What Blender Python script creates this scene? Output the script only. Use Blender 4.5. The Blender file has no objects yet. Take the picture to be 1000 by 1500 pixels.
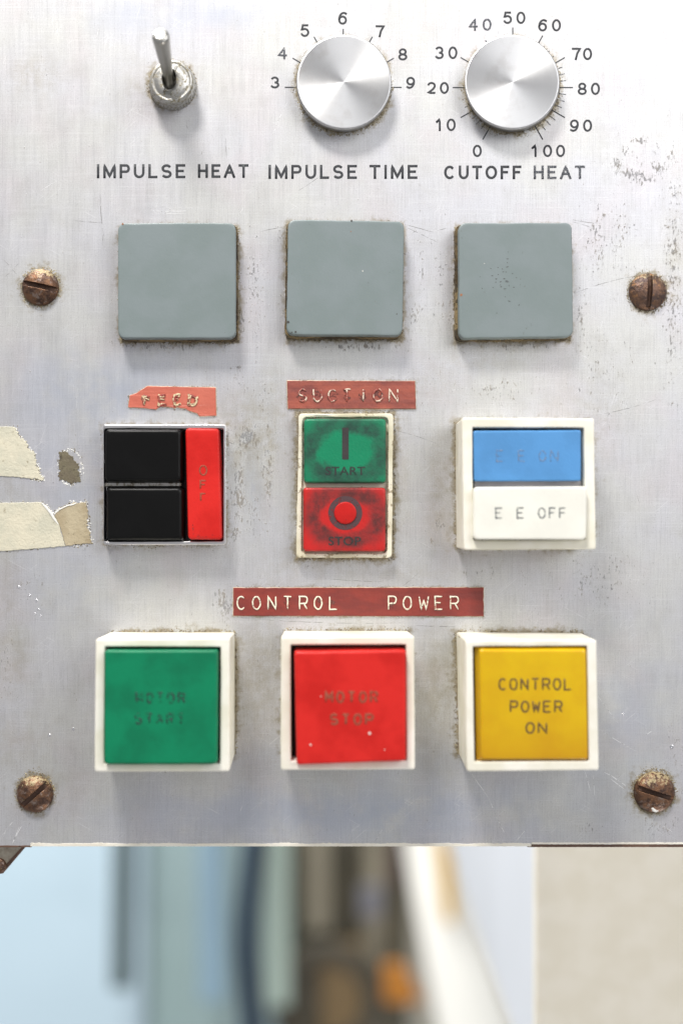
import bpy, bmesh, math, random
import numpy as np
from mathutils import Vector, Matrix, noise as mnoise
from mathutils.geometry import tessellate_polygon

random.seed(7)
rng = np.random.default_rng(11)
SC = bpy.context.scene
COL = SC.collection

# ------------------------------------------------------------------ scale and camera
S = 0.00015            # one unit of the drawing = 0.15 mm; the plate lies in the plane y = 0, heights come towards -y
D = 2000.0             # camera distance from the plate in drawing units (0.3 m)
CX, CY = 450.0, 760.0  # foot of the camera axis on the plate

def wp(x, y, h=0.0):
    """drawing coordinates (x right, y down, h above the plate) -> metres"""
    return Vector(((x - 500) * S, -h * S, (750 - y) * S))

def F(x, y, h):
    """point at height h that lies on the sight line through (x, y) of the plate plane"""
    k = 1 - h / D
    return (CX + (x - CX) * k, CY + (y - CY) * k)

cam_d = bpy.data.cameras.new('camera')
cam = bpy.data.objects.new('camera', cam_d); COL.objects.link(cam)
cam.location = wp(CX, CY, D)
cam.rotation_euler = (math.radians(90), 0, 0)
cam_d.sensor_fit = 'VERTICAL'; cam_d.sensor_height = 36.0; cam_d.sensor_width = 24.0
cam_d.lens = 36.0 * D / 1500.0
cam_d.shift_x = (500 - CX) / 1500.0
cam_d.shift_y = (CY - 750) / 1500.0
cam_d.clip_start = 0.01; cam_d.clip_end = 60
cam_d.dof.use_dof = True
cam_d.dof.focus_distance = D * S
cam_d.dof.aperture_fstop = 5.0
SC.camera = cam

SC.view_settings.view_transform = 'Standard'
SC.view_settings.look = 'None'
SC.view_settings.exposure = 0.0
SC.view_settings.gamma = 1.0

# ------------------------------------------------------------------ light
world = bpy.data.worlds.new('World'); SC.world = world; world.use_nodes = True
bg = world.node_tree.nodes['Background']
bg.inputs[0].default_value = (0.97, 0.97, 1.0, 1); bg.inputs[1].default_value = 0.40

def area(name, loc, target, sx, sy, power, color):
    d = bpy.data.lights.new(name, 'AREA'); d.shape = 'RECTANGLE'; d.size = sx; d.size_y = sy
    d.energy = power; d.color = color
    o = bpy.data.objects.new(name, d); COL.objects.link(o)
    o.location = loc
    o.rotation_euler = (Vector(target) - Vector(loc)).to_track_quat('-Z', 'Y').to_euler()
    return o
# ceiling light above and a little left, big window to the upper right, one lamp over the floor behind
area('ceiling_lamp', (-0.16, -0.40, 0.60), (0, 0, -0.02), 0.16, 0.13, 5.9, (1.0, 0.97, 0.93))
area('window_light', (0.75, -0.95, 0.50), (0.0, 0, 0.0), 0.8, 0.8, 8.2, (0.99, 0.99, 1.0))
area('room_lamp', (-0.35, 0.22, 0.8), (0.0, 0.80, -0.25), 0.7, 0.5, 30.0, (1.0, 0.99, 0.97))
area('cabinet_fill', (0.30, 0.03, -0.60), (0.22, 0.09, -0.12), 0.35, 0.05, 2.3, (1.0, 0.97, 0.92))  # added fill out of view, no real lamp; brightens the beige cabinet face

# ------------------------------------------------------------------ node helpers
class NT:
    def __init__(self, name):
        self.m = bpy.data.materials.new(name); self.m.use_nodes = True
        self.t = self.m.node_tree; self.t.nodes.clear()
        self.out = self.n('ShaderNodeOutputMaterial')
        self.b = self.n('ShaderNodeBsdfPrincipled')
        self.l(self.b.outputs[0], self.out.inputs[0])
        tc = self.n('ShaderNodeTexCoord')
        oi = self.n('ShaderNodeObjectInfo')
        vm = self.n('ShaderNodeVectorMath'); vm.operation = 'SCALE'; vm.inputs[3].default_value = 1 / S
        self.l(tc.outputs['Object'], vm.inputs[0]); self.raw = vm.outputs[0]
        rm = self.n('ShaderNodeMath'); rm.operation = 'MULTIPLY'; rm.inputs[1].default_value = 700
        self.l(oi.outputs['Random'], rm.inputs[0])
        va = self.n('ShaderNodeVectorMath'); va.operation = 'ADD'
        self.l(self.raw, va.inputs[0]); self.l(rm.outputs[0], va.inputs[1]); self.p = va.outputs[0]
    def n(self, k): return self.t.nodes.new(k)
    def l(self, a, b): self.t.links.new(a, b)
    def put(self, s, v):
        if isinstance(v, (int, float)): s.default_value = v
        elif isinstance(v, (tuple, list)):
            s.default_value = (*v, 1) if len(v) == 3 and len(s.default_value) == 4 else v
        else: self.l(v, s)
    def math(self, op, a, b=0.0, c=None, clamp=False):
        n = self.n('ShaderNodeMath'); n.operation = op; n.use_clamp = clamp
        self.put(n.inputs[0], a); self.put(n.inputs[1], b)
        if c is not None: self.put(n.inputs[2], c)
        return n.outputs[0]
    def step(self, v, lo, hi):
        n = self.n('ShaderNodeMapRange'); n.interpolation_type = 'SMOOTHSTEP'
        self.put(n.inputs[0], v); self.put(n.inputs[1], lo); self.put(n.inputs[2], hi)
        return n.outputs[0]
    def scl(self, vec, s):
        n = self.n('ShaderNodeVectorMath'); n.operation = 'MULTIPLY'
        self.put(n.inputs[0], vec); n.inputs[1].default_value = s; return n.outputs[0]
    def noise(self, s, detail=3, rough=0.55, vec=None, dist=0.0):
        n = self.n('ShaderNodeTexNoise'); n.inputs['Scale'].default_value = 1
        n.inputs['Detail'].default_value = detail; n.inputs['Roughness'].default_value = rough
        n.inputs['Distortion'].default_value = dist
        if isinstance(s, (int, float)): s = (s, s, s)
        self.l(self.scl(self.p if vec is None else vec, s), n.inputs['Vector'])
        return n.outputs['Fac']
    def mix(self, f, a, b):
        n = self.n('ShaderNodeMix'); n.data_type = 'RGBA'
        self.put(n.inputs[0], f); self.put(n.inputs[6], a); self.put(n.inputs[7], b); return n.outputs[2]
    def attr(self, name):
        n = self.n('ShaderNodeAttribute'); n.attribute_name = name; return n.outputs['Fac']
    def bump(self, h, dist=1.0, strength=1.0, normal=None):
        n = self.n('ShaderNodeBump'); n.inputs['Strength'].default_value = strength
        n.inputs['Distance'].default_value = dist * S
        self.put(n.inputs['Height'], h)
        if normal: self.l(normal, n.inputs['Normal'])
        return n.outputs[0]
    def set(self, **kw):
        names = dict(col='Base Color', rough='Roughness', metal='Metallic', aniso='Anisotropic', rot='Anisotropic Rotation',
                     tangent='Tangent', normal='Normal', alpha='Alpha', coat='Coat Weight', coatr='Coat Roughness',
                     sss='Subsurface Weight', spec='Specular IOR Level', trans='Transmission Weight')
        for k, v in kw.items(): self.put(self.b.inputs[names[k]], v)
        return self

def plastic(name, col, rough=0.38, var=0.12, dirt=0.0, dirtcol=(0.10, 0.07, 0.04), dirt_scale=0.2, bumpd=0.25, col2=None, coat=0.0):
    t = NT(name)
    lo = t.noise(0.018, 3)
    c = t.mix(t.step(lo, 0.35, 0.65), tuple(x * (1 - var) for x in col), col2 or tuple(min(1, x * (1 + var * 0.6)) for x in col))
    fine = t.noise(0.3, 5, 0.6)
    if dirt > 0:
        area_ = t.noise(0.03, 4, 0.6)
        thr = t.math('SUBTRACT', 0.80 - dirt * 0.18, t.math('MULTIPLY', t.step(area_, 0.42, 0.70), dirt * 0.22))
        f = t.step(t.noise(dirt_scale, 8, 0.65), thr, t.math('ADD', thr, 0.06))
        c = t.mix(t.math('MULTIPLY', f, 0.8), c, dirtcol)
    rr = t.math('ADD', rough - 0.06, t.math('MULTIPLY', fine, 0.14))
    t.set(col=c, rough=rr, coat=coat)
    t.set(normal=t.bump(t.math('ADD', fine, t.math('MULTIPLY', lo, 2.0)), bumpd))
    return t.m

# ------------------------------------------------------------------ mesh helpers
def link(name, me, parent=None, loc=None):
    o = bpy.data.objects.new(name, me)
    COL.objects.link(o)
    if parent is not None: o.parent = parent
    if loc is not None: o.location = loc
    return o

def mesh_obj(name, verts, faces, mat, parent=None, smooth=False, origin=None, wn=False):
    """verts in drawing units (x, y, h); origin in metres (the thing's base)"""
    if parent is not None and origin is None:
        o_ = parent
        origin = Vector((0, 0, 0))
        while o_ is not None:
            origin = origin + o_.location; o_ = o_.parent
        loc = Vector((0, 0, 0))
    else:
        origin = origin if origin is not None else Vector((0, 0, 0))
        loc = origin
    me = bpy.data.meshes.new(name)
    me.from_pydata([tuple(wp(*v) - origin) for v in verts], [], faces)
    me.update()
    if mat: me.materials.append(mat)
    bm = bmesh.new(); bm.from_mesh(me); bmesh.ops.recalc_face_normals(bm, faces=bm.faces); bm.to_mesh(me); bm.free()
    if smooth: me.polygons.foreach_set('use_smooth', [True] * len(me.polygons))
    o = link(name, me, parent, loc)
    if wn:
        m = o.modifiers.new('weighted_normals', 'WEIGHTED_NORMAL'); m.keep_sharp = True; m.weight = 80
    return o

def thing(name, x, y, label, cat, group=None, h=0.0):
    o = bpy.data.objects.new(name, None); COL.objects.link(o); o.empty_display_size = 0.005
    o.location = wp(x, y, h); tag(o, label, cat, group); return o

def tag(o, label, cat, group=None):
    o['label'] = label; o['category'] = cat
    if group: o['group'] = group
    return o

def rrect(x0, y0, x1, y1, r, n=5, side=1, corners=None):
    """rounded rectangle loop; corners: optional 4 (x, y) TL TR BR BL for a skewed one"""
    c = corners or [(x0, y0), (x1, y0), (x1, y1), (x0, y1)]
    out = []
    for i in range(4):
        p = Vector(c[i]); a = Vector(c[i - 1]); b = Vector(c[(i + 1) % 4])
        u = (a - p).normalized() * r; v = (b - p).normalized() * r
        for k in range(n + 1):
            t = math.pi / 2 * k / n
            q = p + u * (1 - math.sin(t)) + v * (1 - math.cos(t))
            out.append((q.x, q.y))
        e0 = p + v; e1 = b + (p - b).normalized() * r
        for k in range(1, side):
            q = e0.lerp(e1, k / side); out.append((q.x, q.y))
    return out

def shrink(loop, d):
    """move a loop inwards by d"""
    n = len(loop); out = []
    area2 = sum(loop[i][0] * loop[(i + 1) % n][1] - loop[(i + 1) % n][0] * loop[i][1] for i in range(n))
    s = 1 if area2 > 0 else -1
    for i in range(n):
        a, b, c = Vector(loop[i - 1]), Vector(loop[i]), Vector(loop[(i + 1) % n])
        t = (c - a)
        if t.length < 1e-9: out.append(tuple(b)); continue
        t.normalize(); nrm = Vector((-t.y, t.x)) * s
        e = (b - a)
        co = abs(t.dot(e.normalized())) if e.length > 1e-9 else 1
        out.append(tuple(b + nrm * d / max(0.75, co)))
    return out

def inset(loop, d):
    """move a box-like loop inwards by d without folding its corners"""
    xs = [p[0] for p in loop]; ys = [p[1] for p in loop]
    cx, cy = (min(xs) + max(xs)) / 2, (min(ys) + max(ys)) / 2; hw, hh = (max(xs) - min(xs)) / 2, (max(ys) - min(ys)) / 2
    return [(cx + (x - cx) * (1 - d / hw), cy + (y - cy) * (1 - d / hh)) for x, y in loop]

def loft(loops, cap0=False, cap1=True):
    """loops: list of (list of (x, y), h or list of h)"""
    V, Fc = [], []
    n = len(loops[0][0])
    for pts, h in loops:
        for i, (x, y) in enumerate(pts):
            V.append((x, y, h[i] if isinstance(h, (list, tuple)) else h))
    for k in range(len(loops) - 1):
        for i in range(n):
            j = (i + 1) % n
            Fc.append((k * n + i, k * n + j, (k + 1) * n + j, (k + 1) * n + i))
    if cap0: Fc.append(tuple(range(n))[::-1])
    if cap1: Fc.append(tuple(range((len(loops) - 1) * n, len(loops) * n)))
    return V, Fc

def wobble(loop, amp, seed=0.0, sc=0.05):
    out = []
    for x, y in loop:
        v = mnoise.noise_vector(Vector((x * sc, y * sc, seed)))
        out.append((x + v.x * amp, y + v.y * amp))
    return out

def FL(loop, h): return [F(x, y, h) for x, y in loop]

def cap_block(name, front, h0, h1, bev, mat, parent, amp=0.25, seed=1.0, tilt=(0, 0), draft=0.0, dish=0.0):
    """block whose front outline is seen as `front` at height h1"""
    f = wobble(FL(front, h1), amp, seed)
    cx = sum(p[0] for p in f) / len(f); cy = sum(p[1] for p in f) / len(f)
    def hh(loop, h): return [h + tilt[0] * (x - cx) + tilt[1] * (y - cy) for x, y in loop]
    L = []
    base = inset(f, -draft)
    L.append((base, h0))
    L.append((f, hh(f, h1 - bev)))
    for k in range(1, 5):
        t = math.pi / 2 * k / 4
        g = inset(f, bev * (1 - math.cos(t)))
        L.append((g, hh(g, h1 - bev + bev * math.sin(t))))
    g = inset(f, bev * 2.2); L.append((g, hh(g, h1)))
    V, Fc = loft(L)
    return mesh_obj(name, V, Fc, mat, parent, smooth=True, wn=True)

def bezel(name, outer_base, outer_front, opening, h1, hin, bev, mat, parent, amp=0.35, seed=3.0, floor=True):
    ob = wobble(outer_base, amp, seed); of = wobble(FL(outer_front, h1), amp, seed + 5); op = wobble(FL(opening, h1), amp, seed + 9)
    L = [(ob, 0.0), (of, h1 - bev)]
    for k in range(1, 4):
        t = math.pi / 2 * k / 3
        L.append((inset(of, bev * (1 - math.cos(t))), h1 - bev + bev * math.sin(t)))
    L.append((inset(of, bev * 1.9), h1))
    ib = bev * 0.7
    L.append((inset(op, -ib * 1.9), h1))
    for k in range(0, 4):
        t = math.pi / 2 * k / 3
        L.append((inset(op, -ib * (1 - math.sin(t))), h1 - ib + ib * math.cos(t)))
    L.append((op, hin))
    V, Fc = loft(L, cap1=floor)
    return mesh_obj(name, V, Fc, mat, parent, smooth=True, wn=True)

def ragged(poly, step=2.0, amps=None, amp=0.8, seed=0):
    r = random.Random(seed); out = []
    n = len(poly)
    for i in range(n):
        a = Vector(poly[i]); b = Vector(poly[(i + 1) % n]); L = (b - a).length
        k = max(1, int(L / step)); nr = Vector((-(b - a).y, (b - a).x)) / max(L, 1e-6)
        am = amps[i] if amps else amp
        for j in range(k):
            q = a.lerp(b, j / k)
            if j: q = q + nr * r.gauss(0, 1) * am * 0.5 + nr * mnoise.noise(Vector((q.x * .12, q.y * .12, seed))) * am * 1.6
            out.append((q.x, q.y))
    return out

def poly_prism(name, poly, h0, h1, mat, parent=None, origin=None, bev=0.4, hvar=0.0):
    n = len(poly)
    top = shrink(poly, bev)
    hs = [h1 + hvar * mnoise.noise(Vector((x * .15, y * .15, 4))) for x, y in poly]
    V = [(x, y, h0) for x, y in poly] + [(x, y, h - bev) for (x, y), h in zip(poly, hs)] + [(x, y, h) for (x, y), h in zip(top, hs)]
    Fc = []
    for k in range(2):
        for i in range(n):
            j = (i + 1) % n
            Fc.append((k * n + i, k * n + j, (k + 1) * n + j, (k + 1) * n + i))
    tris = tessellate_polygon([[Vector((x, y, 0)) for x, y in top]])
    Fc += [tuple(2 * n + i for i in t) for t in tris]
    return mesh_obj(name, V, Fc, mat, parent, origin=origin)

def sweep(path, rad, seg=10, flat=1.0, hdir=None, caps=True):
    """tube along (x, y, h) points; rad: number or list; flat scales the height of the section"""
    pts = [Vector(p) for p in path]; n = len(pts)
    V, Fc = [], []
    up = Vector((0, 0, 1))
    prev = None
    for i, p in enumerate(pts):
        d = (pts[min(i + 1, n - 1)] - pts[max(i - 1, 0)]).normalized()
        ref = up if abs(d.dot(up)) < 0.95 else (prev or Vector((1, 0, 0)))
        sx = d.cross(ref).normalized(); sy = sx.cross(d).normalized(); prev = sy
        k = 1.0
        if 0 < i < n - 1:
            a = (pts[i] - pts[i - 1]).normalized(); b = (pts[i + 1] - pts[i]).normalized()
            k = 1 / max(0.6, math.sqrt(max(0.0, (1 + a.dot(b)) / 2)))
        r = rad[i] if isinstance(rad, (list, tuple)) else rad
        for j in range(seg):
            t = 2 * math.pi * j / seg
            V.append(tuple(p + sx * math.cos(t) * r * k + sy * math.sin(t) * r * flat))
    for i in range(n - 1):
        for j in range(seg):
            k = (j + 1) % seg
            Fc.append((i * seg + j, i * seg + k, (i + 1) * seg + k, (i + 1) * seg + j))
    if caps:
        Fc.append(tuple(range(seg))[::-1]); Fc.append(tuple(range((n - 1) * seg, n * seg)))
    return V, Fc

def joinVF(parts):
    V, Fc = [], []
    for v, f in parts:
        o = len(V); V += v; Fc += [tuple(i + o for i in q) for q in f]
    return V, Fc

def lathe(cx, cy, prof, seg=96, cap=True, fn=None):
    L = []
    for r, h in prof:
        pts = []
        for i in range(seg):
            t = 2 * math.pi * i / seg
            rr = r if fn is None else fn(r, h, t)
            pts.append((cx + math.cos(t) * rr, cy + math.sin(t) * rr))
        L.append((pts, h))
    return loft(L, cap1=cap)

# ------------------------------------------------------------------ engraver's stroke letters, unit box, y down
def arc(cx, cy, rx, ry, a0, a1, n=10):
    return [(cx + rx * math.cos(math.radians(a0 + (a1 - a0) * i / n)), cy - ry * math.sin(math.radians(a0 + (a1 - a0) * i / n))) for i in range(n + 1)]
G = {
 'A': [[(0, 1), (.5, 0), (1, 1)], [(.2, .63), (.8, .63)]],
 'C': [arc(.5, .5, .5, .5, 45, 315, 14)],
 'D': [[(0, 1), (0, 0), (.4, 0)] + arc(.45, .5, .55, .5, 80, -80, 10) + [(.4, 1), (0, 1)]],
 'E': [[(1, 0), (0, 0), (0, 1), (1, 1)], [(0, .48), (.8, .48)]],
 'F': [[(1, 0), (0, 0), (0, 1)], [(0, .48), (.8, .48)]],
 '0': [arc(.5, .5, .5, .5, 90, 450, 22)],
 '1': [[(.15, .22), (.75, 0), (.75, 1)]],
 '2': [arc(.5, .29, .47, .29, 165, -25, 10) + [(.72, .62), (.05, 1), (1, 1)]],
 '3': [arc(.48, .26, .44, .26, 155, -85, 10), arc(.48, .74, .50, .26, 85, -160, 10)],
 '4': [[(.76, 1), (.76, 0), (0, .70), (1, .70)]],
 '5': [[(.92, 0), (.18, 0), (.08, .47)] + arc(.47, .67, .50, .33, 128, -160, 14)],
 '6': [arc(.5, .67, .48, .33, 180, 540, 18), arc(.66, .62, .64, .62, 180, 62, 10)],
 '7': [[(0, 0), (1, 0)] + [(.62, .45), (.42, 1)]],
 '8': [arc(.5, .25, .42, .25, 90, 450, 18), arc(.5, .75, .50, .25, 90, 450, 18)],
 '9': [arc(.5, .33, .48, .33, 0, 360, 18), arc(.34, .38, .64, .62, 0, -118, 10)],
 'H': [[(0, 0), (0, 1)], [(1, 0), (1, 1)], [(0, .48), (1, .48)]],
 'I': [[(.5, 0), (.5, 1)]],
 'L': [[(0, 0), (0, 1), (1, 1)]],
 'M': [[(0, 1), (0, 0), (.5, .65), (1, 0), (1, 1)]],
 'm': [[(0, 1), (0, 0), (.5, .93), (1, 0), (1, 1)]],
 'N': [[(0, 1), (0, 0), (1, 1), (1, 0)]],
 'O': [arc(.5, .5, .5, .5, 90, 450, 22)],
 'P': [[(0, 1), (0, 0), (.6, 0)] + arc(.68, .27, .32, .27, 80, -80, 8) + [(.6, .54), (0, .54)]],
 'R': [[(0, 1), (0, 0), (.6, 0)] + arc(.68, .27, .32, .27, 80, -80, 8) + [(.6, .54), (0, .54)], [(.55, .54), (1, 1)]],
 'S': [arc(.5, .26, .46, .26, 30, 250, 10)[:-1] + arc(.5, .75, .48, .25, 100, -150, 12)],
 'T': [[(0, 0), (1, 0)], [(.5, 0), (.5, 1)]],
 'U': [[(0, 0), (0, .6)] + arc(.5, .62, .5, .38, 180, 360, 10) + [(1, .6), (1, 0)]],
 'W': [[(0, 0), (.22, 1), (.5, .3), (.78, 1), (1, 0)]],
}
def stroke_letter(ch, x0, x1, y0, y1, r, h, flat=0.5, map_h=None, missing=None, jit=0.0, butt=False):
    """boxes are the outer outline as seen in the drawing plane; map_h lifts to a height"""
    parts = []
    for si, st in enumerate(G[ch]):
        if missing and si in missing: continue
        pts = []
        dense = []
        for a, b in zip(st[:-1], st[1:]):
            L = math.hypot((b[0] - a[0]) * (x1 - x0), (b[1] - a[1]) * (y1 - y0)); k = max(1, int(L / 4))
            dense += [(a[0] + (b[0] - a[0]) * i / k, a[1] + (b[1] - a[1]) * i / k) for i in range(k)]
        dense.append(st[-1])
        for u, v in dense:
            x = x0 + r + u * (x1 - x0 - 2 * r); y = y0 + r + v * (y1 - y0 - 2 * r)
            if map_h: x, y = F(x, y, map_h)
            if jit:
                nv = mnoise.noise_vector(Vector((x * .25, y * .25, 3))); x += nv.x * jit; y += nv.y * jit
            pts.append((x, y, h + 0.03 * si))
        if butt and math.hypot(pts[0][0] - pts[-1][0], pts[0][1] - pts[-1][1]) > 1:
            for e, q in ((0, 1), (-1, -2)):
                a = Vector(pts[e]); b = Vector(pts[q]); pts[e] = tuple(a + (a - b).normalized() * r * (1 if ch not in 'CS235' else 0.3))
        parts.append(sweep(pts, [r * (1 if butt else 0.75)] + [r] * (len(pts) - 2) + [r * (1 if butt else 0.75)], seg=8, flat=flat))
    return parts

def stroke_word(name, spec, y0, y1, r, h, mat, parent, flat=0.5, map_h=None, missing=None, jit=0.0, butt=False):
    parts = []
    for i, (ch, x0, x1) in enumerate(spec):
        parts += stroke_letter(ch, x0, x1, y0, y1, r, h, flat, map_h, (missing or {}).get(i), jit, butt)
    V, Fc = joinVF(parts)
    return mesh_obj(name, V, Fc, mat, parent, smooth=True)

def even(word, x0, x1, wr=0.78):
    """spread letters over x0..x1 with equal pitch"""
    n = len(word); w = (x1 - x0) / (n - 1 + wr) if n > 1 else (x1 - x0); out = []
    for i, c in enumerate(word):
        if c == ' ': continue
        a = x0 + i * w; out.append((c, a, a + w * wr))
    return out

# printed lettering from the built-in typeface, fitted to boxes
def font_mesh(text, offset=0.0, spacing=1.0):
    cu = bpy.data.curves.new('lettering_source', 'FONT'); cu.body = text; cu.size = 1.0; cu.offset = offset
    cu.space_character = spacing; cu.resolution_u = 6
    o = bpy.data.objects.new('lettering_source', cu); COL.objects.link(o)
    bpy.context.view_layer.update()
    dg = bpy.context.evaluated_depsgraph_get()
    me = o.evaluated_get(dg).to_mesh()
    V = [(v.co.x, v.co.y) for v in me.vertices]; Fc = [tuple(p.vertices) for p in me.polygons]
    o.evaluated_get(dg).to_mesh_clear()
    bpy.data.objects.remove(o); bpy.data.curves.remove(cu)
    return V, Fc
def printed(name, items, h, mat, parent, offset=0.0, map_h=None):
    """items: (text, x0, x1, y0, y1, spacing)"""
    VV, FF = [], []
    for text, x0, x1, y0, y1, sp in items:
        V, Fc = font_mesh(text, offset, sp)
        ax = [v[0] for v in V]; ay = [v[1] for v in V]
        mx, Mx, my, My = min(ax), max(ax), min(ay), max(ay)
        o = len(VV)
        for x, y in V:
            X = x0 + (x - mx) / (Mx - mx) * (x1 - x0); Y = y1 - (y - my) / (My - my) * (y1 - y0)
            if map_h: X, Y = F(X, Y, map_h)
            VV.append((X, Y, h))
        FF += [tuple(i + o for i in f) for f in Fc]
    return mesh_obj(name, VV, FF, mat, parent)

# ------------------------------------------------------------------ materials
def mat_plate():
    t = NT('brushed_aluminium'); p = t.raw
    vs = t.noise((0.55, 0.5, 0.018), 5, 0.6, vec=p)
    vs2 = t.noise((0.09, 0.1, 0.006), 3, 0.5, vec=p)
    hs = t.noise((0.012, 0.5, 0.45), 4, 0.6, vec=p)
    lo = t.noise(0.006, 4, 0.55, vec=p); lo2 = t.noise(0.011, 3, 0.5, vec=t.scl(p, (1, 1, -1)))
    c = t.mix(t.step(lo, 0.36, 0.64), (0.64, 0.64, 0.62), (0.635, 0.635, 0.665))
    c = t.mix(t.math('MULTIPLY', t.step(lo2, 0.45, 0.7), 0.5), c, (0.63, 0.585, 0.60))
    c = t.mix(t.math('MULTIPLY', t.step(vs, 0.4, 0.75), 0.38), c, (0.42, 0.42, 0.43))
    c = t.mix(t.math('MULTIPLY', t.step(hs, 0.5, 0.75), 0.35), c, (0.80, 0.80, 0.81))
    blot = t.noise(0.022, 7, 0.66, vec=p)
    c = t.mix(t.math('MULTIPLY', t.step(blot, 0.48, 0.68), 0.26), c, (0.46, 0.45, 0.43))
    salt = t.noise(0.55, 3, 0.6, vec=p)
    c = t.mix(t.math('MULTIPLY', t.step(salt, 0.52, 0.72), 0.38), c, (0.36, 0.355, 0.35))
    c = t.mix(t.math('MULTIPLY', t.step(salt, 0.48, 0.30), 0.25), c, (0.85, 0.85, 0.86))
    wn_ = t.math('ADD', t.math('MULTIPLY', t.step(t.noise(0.05, 6, 0.65, vec=p), 0.36, 0.62), 0.75), t.math('MULTIPLY', t.step(salt, 0.4, 0.6), 0.25))
    c = t.mix(t.math('MULTIPLY', t.attr('warm'), wn_), c, (0.36, 0.31, 0.20))
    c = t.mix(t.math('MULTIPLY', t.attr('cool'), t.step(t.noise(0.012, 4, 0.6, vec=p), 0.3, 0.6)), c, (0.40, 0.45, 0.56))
    # fine crossing scratches
    for an, zz, am in ((0.7, 3, .22), (-0.5, 9, .20), (1.25, 17, .18)):
        vr = t.n('ShaderNodeVectorRotate'); vr.rotation_type = 'Y_AXIS'; vr.inputs['Angle'].default_value = an; t.l(p, vr.inputs['Vector'])
        sc_ = t.noise((0.012, 1, 0.75), 2, 0.5, vec=vr.outputs[0])
        c = t.mix(t.math('MULTIPLY', t.math('MULTIPLY', t.step(sc_, 0.63, 0.70), am * 2.2), t.step(blot, 0.5, 0.4)), c, (0.86, 0.86, 0.87))
    # pitting and streaky stains
    pn = t.math('ADD', t.math('MULTIPLY', t.noise((0.30, 0.3, 0.13), 6, 0.68, vec=p), 0.72), t.math('MULTIPLY', t.noise((0.07, 0.07, 0.035), 5, 0.6, vec=p), 0.28))
    thr = t.math('SUBTRACT', 0.605, t.math('MULTIPLY', t.attr('pit'), 0.145))
    pm = t.step(pn, thr, t.math('ADD', thr, 0.07))
    pcol = t.mix(t.step(t.noise(0.05, 4, vec=p), 0.4, 0.6), (0.13, 0.14, 0.16), (0.17, 0.13, 0.075))
    c = t.mix(t.math('MULTIPLY', pm, 0.62), c, pcol)
    pcol2 = t.mix(t.step(salt, 0.4, 0.62), (0.09, 0.085, 0.08), (0.40, 0.39, 0.37)); c = t.mix(t.math('MULTIPLY', pm, 0.35), c, pcol2)
    # greasy yellow-brown film around fixtures
    c = t.mix(t.math('MULTIPLY', t.step(t.math('ADD', t.math('MULTIPLY', t.attr('film'), t.math('ADD', 0.25, t.math('MULTIPLY', t.step(t.noise(0.028, 4, 0.6, vec=p), 0.38, 0.6), 0.45))), t.noise(0.10, 6, 0.65, vec=p)), 0.62, 1.0), 0.75), c, (0.30, 0.245, 0.145))
    # crusty grime close to everything that is fixed on the plate
    gn = t.noise(0.21, 8, 0.68, vec=p)
    thg = t.math('SUBTRACT', 0.68, t.math('MULTIPLY', t.attr('grime'), 0.27))
    gm = t.step(gn, thg, t.math('ADD', thg, 0.07))
    gcol = t.mix(t.step(t.noise(0.11, 5, 0.6, vec=p), 0.38, 0.62), (0.085, 0.06, 0.03), (0.30, 0.25, 0.15))
    c = t.mix(t.math('MULTIPLY', gm, 0.85), c, gcol)
    # tiny dark specks and pale nicks
    sp = t.noise(0.33, 2, 0.5, vec=p); sm = t.step(sp, 0.73, 0.76)
    c = t.mix(t.math('MULTIPLY', sm, 0.6), c, (0.16, 0.15, 0.14))
    dirt = t.math('MAXIMUM', t.math('MULTIPLY', pm, 0.7), gm, clamp=True)
    t.set(col=c, metal=t.math('SUBTRACT', 0.70, t.math('MULTIPLY', dirt, 0.72)),
          rough=t.math('ADD', t.math('ADD', 0.40, t.math('MULTIPLY', vs2, 0.16)), t.math('MULTIPLY', dirt, 0.35)),
          aniso=0.35)
    b = t.math('ADD', t.math('MULTIPLY', vs, 0.5), t.math('MULTIPLY', hs, 0.22))
    b = t.math('ADD', b, t.math('MULTIPLY', dirt, 1.5))
    t.set(normal=t.bump(b, 0.35, 0.6))
    return t.m
M = {}
M['plate'] = mat_plate()
M['ivory'] = plastic('ivory_plastic', (0.80, 0.765, 0.63), 0.42, 0.05, dirt=0.32, dirtcol=(0.35, 0.22, 0.09), col2=(0.86, 0.83, 0.74))
M['aged_ivory'] = plastic('aged_ivory_plastic', (0.68, 0.62, 0.44), 0.45, 0.14, dirt=0.85, dirtcol=(0.24, 0.18, 0.09), dirt_scale=0.1, col2=(0.78, 0.74, 0.60))
M['white'] = plastic('white_button_plastic', (0.80, 0.79, 0.71), 0.35, 0.04, dirt=0.12, dirtcol=(0.4, 0.33, 0.22))
M['green'] = plastic('green_plastic', (0.001, 0.185, 0.082), 0.40, 0.16, dirt=0.12, dirtcol=(0.01, 0.06, 0.035), bumpd=0.3)
M['red'] = plastic('red_plastic', (0.60, 0.014, 0.010), 0.36, 0.12, dirt=0.22, dirtcol=(0.22, 0.03, 0.02), bumpd=0.3, col2=(0.64, 0.020, 0.015))
M['blue'] = plastic('blue_plastic', (0.09, 0.275, 0.56), 0.36, 0.08, dirt=0.08, dirtcol=(0.05, 0.12, 0.25), bumpd=0.3)
M['black'] = plastic('black_plastic', (0.003, 0.003, 0.003), 0.34, 0.2, dirt=0.0, bumpd=0.1); M['black'].node_tree.nodes['Principled BSDF'].inputs['Specular IOR Level'].default_value = 0.2
for m_ in ('green', 'red', 'blue'): M[m_].node_tree.nodes['Principled BSDF'].inputs['Specular IOR Level'].default_value = 0.3
M['darkgap'] = plastic('dark_recess_plastic', (0.012, 0.011, 0.010), 0.6, 0.2)
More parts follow.
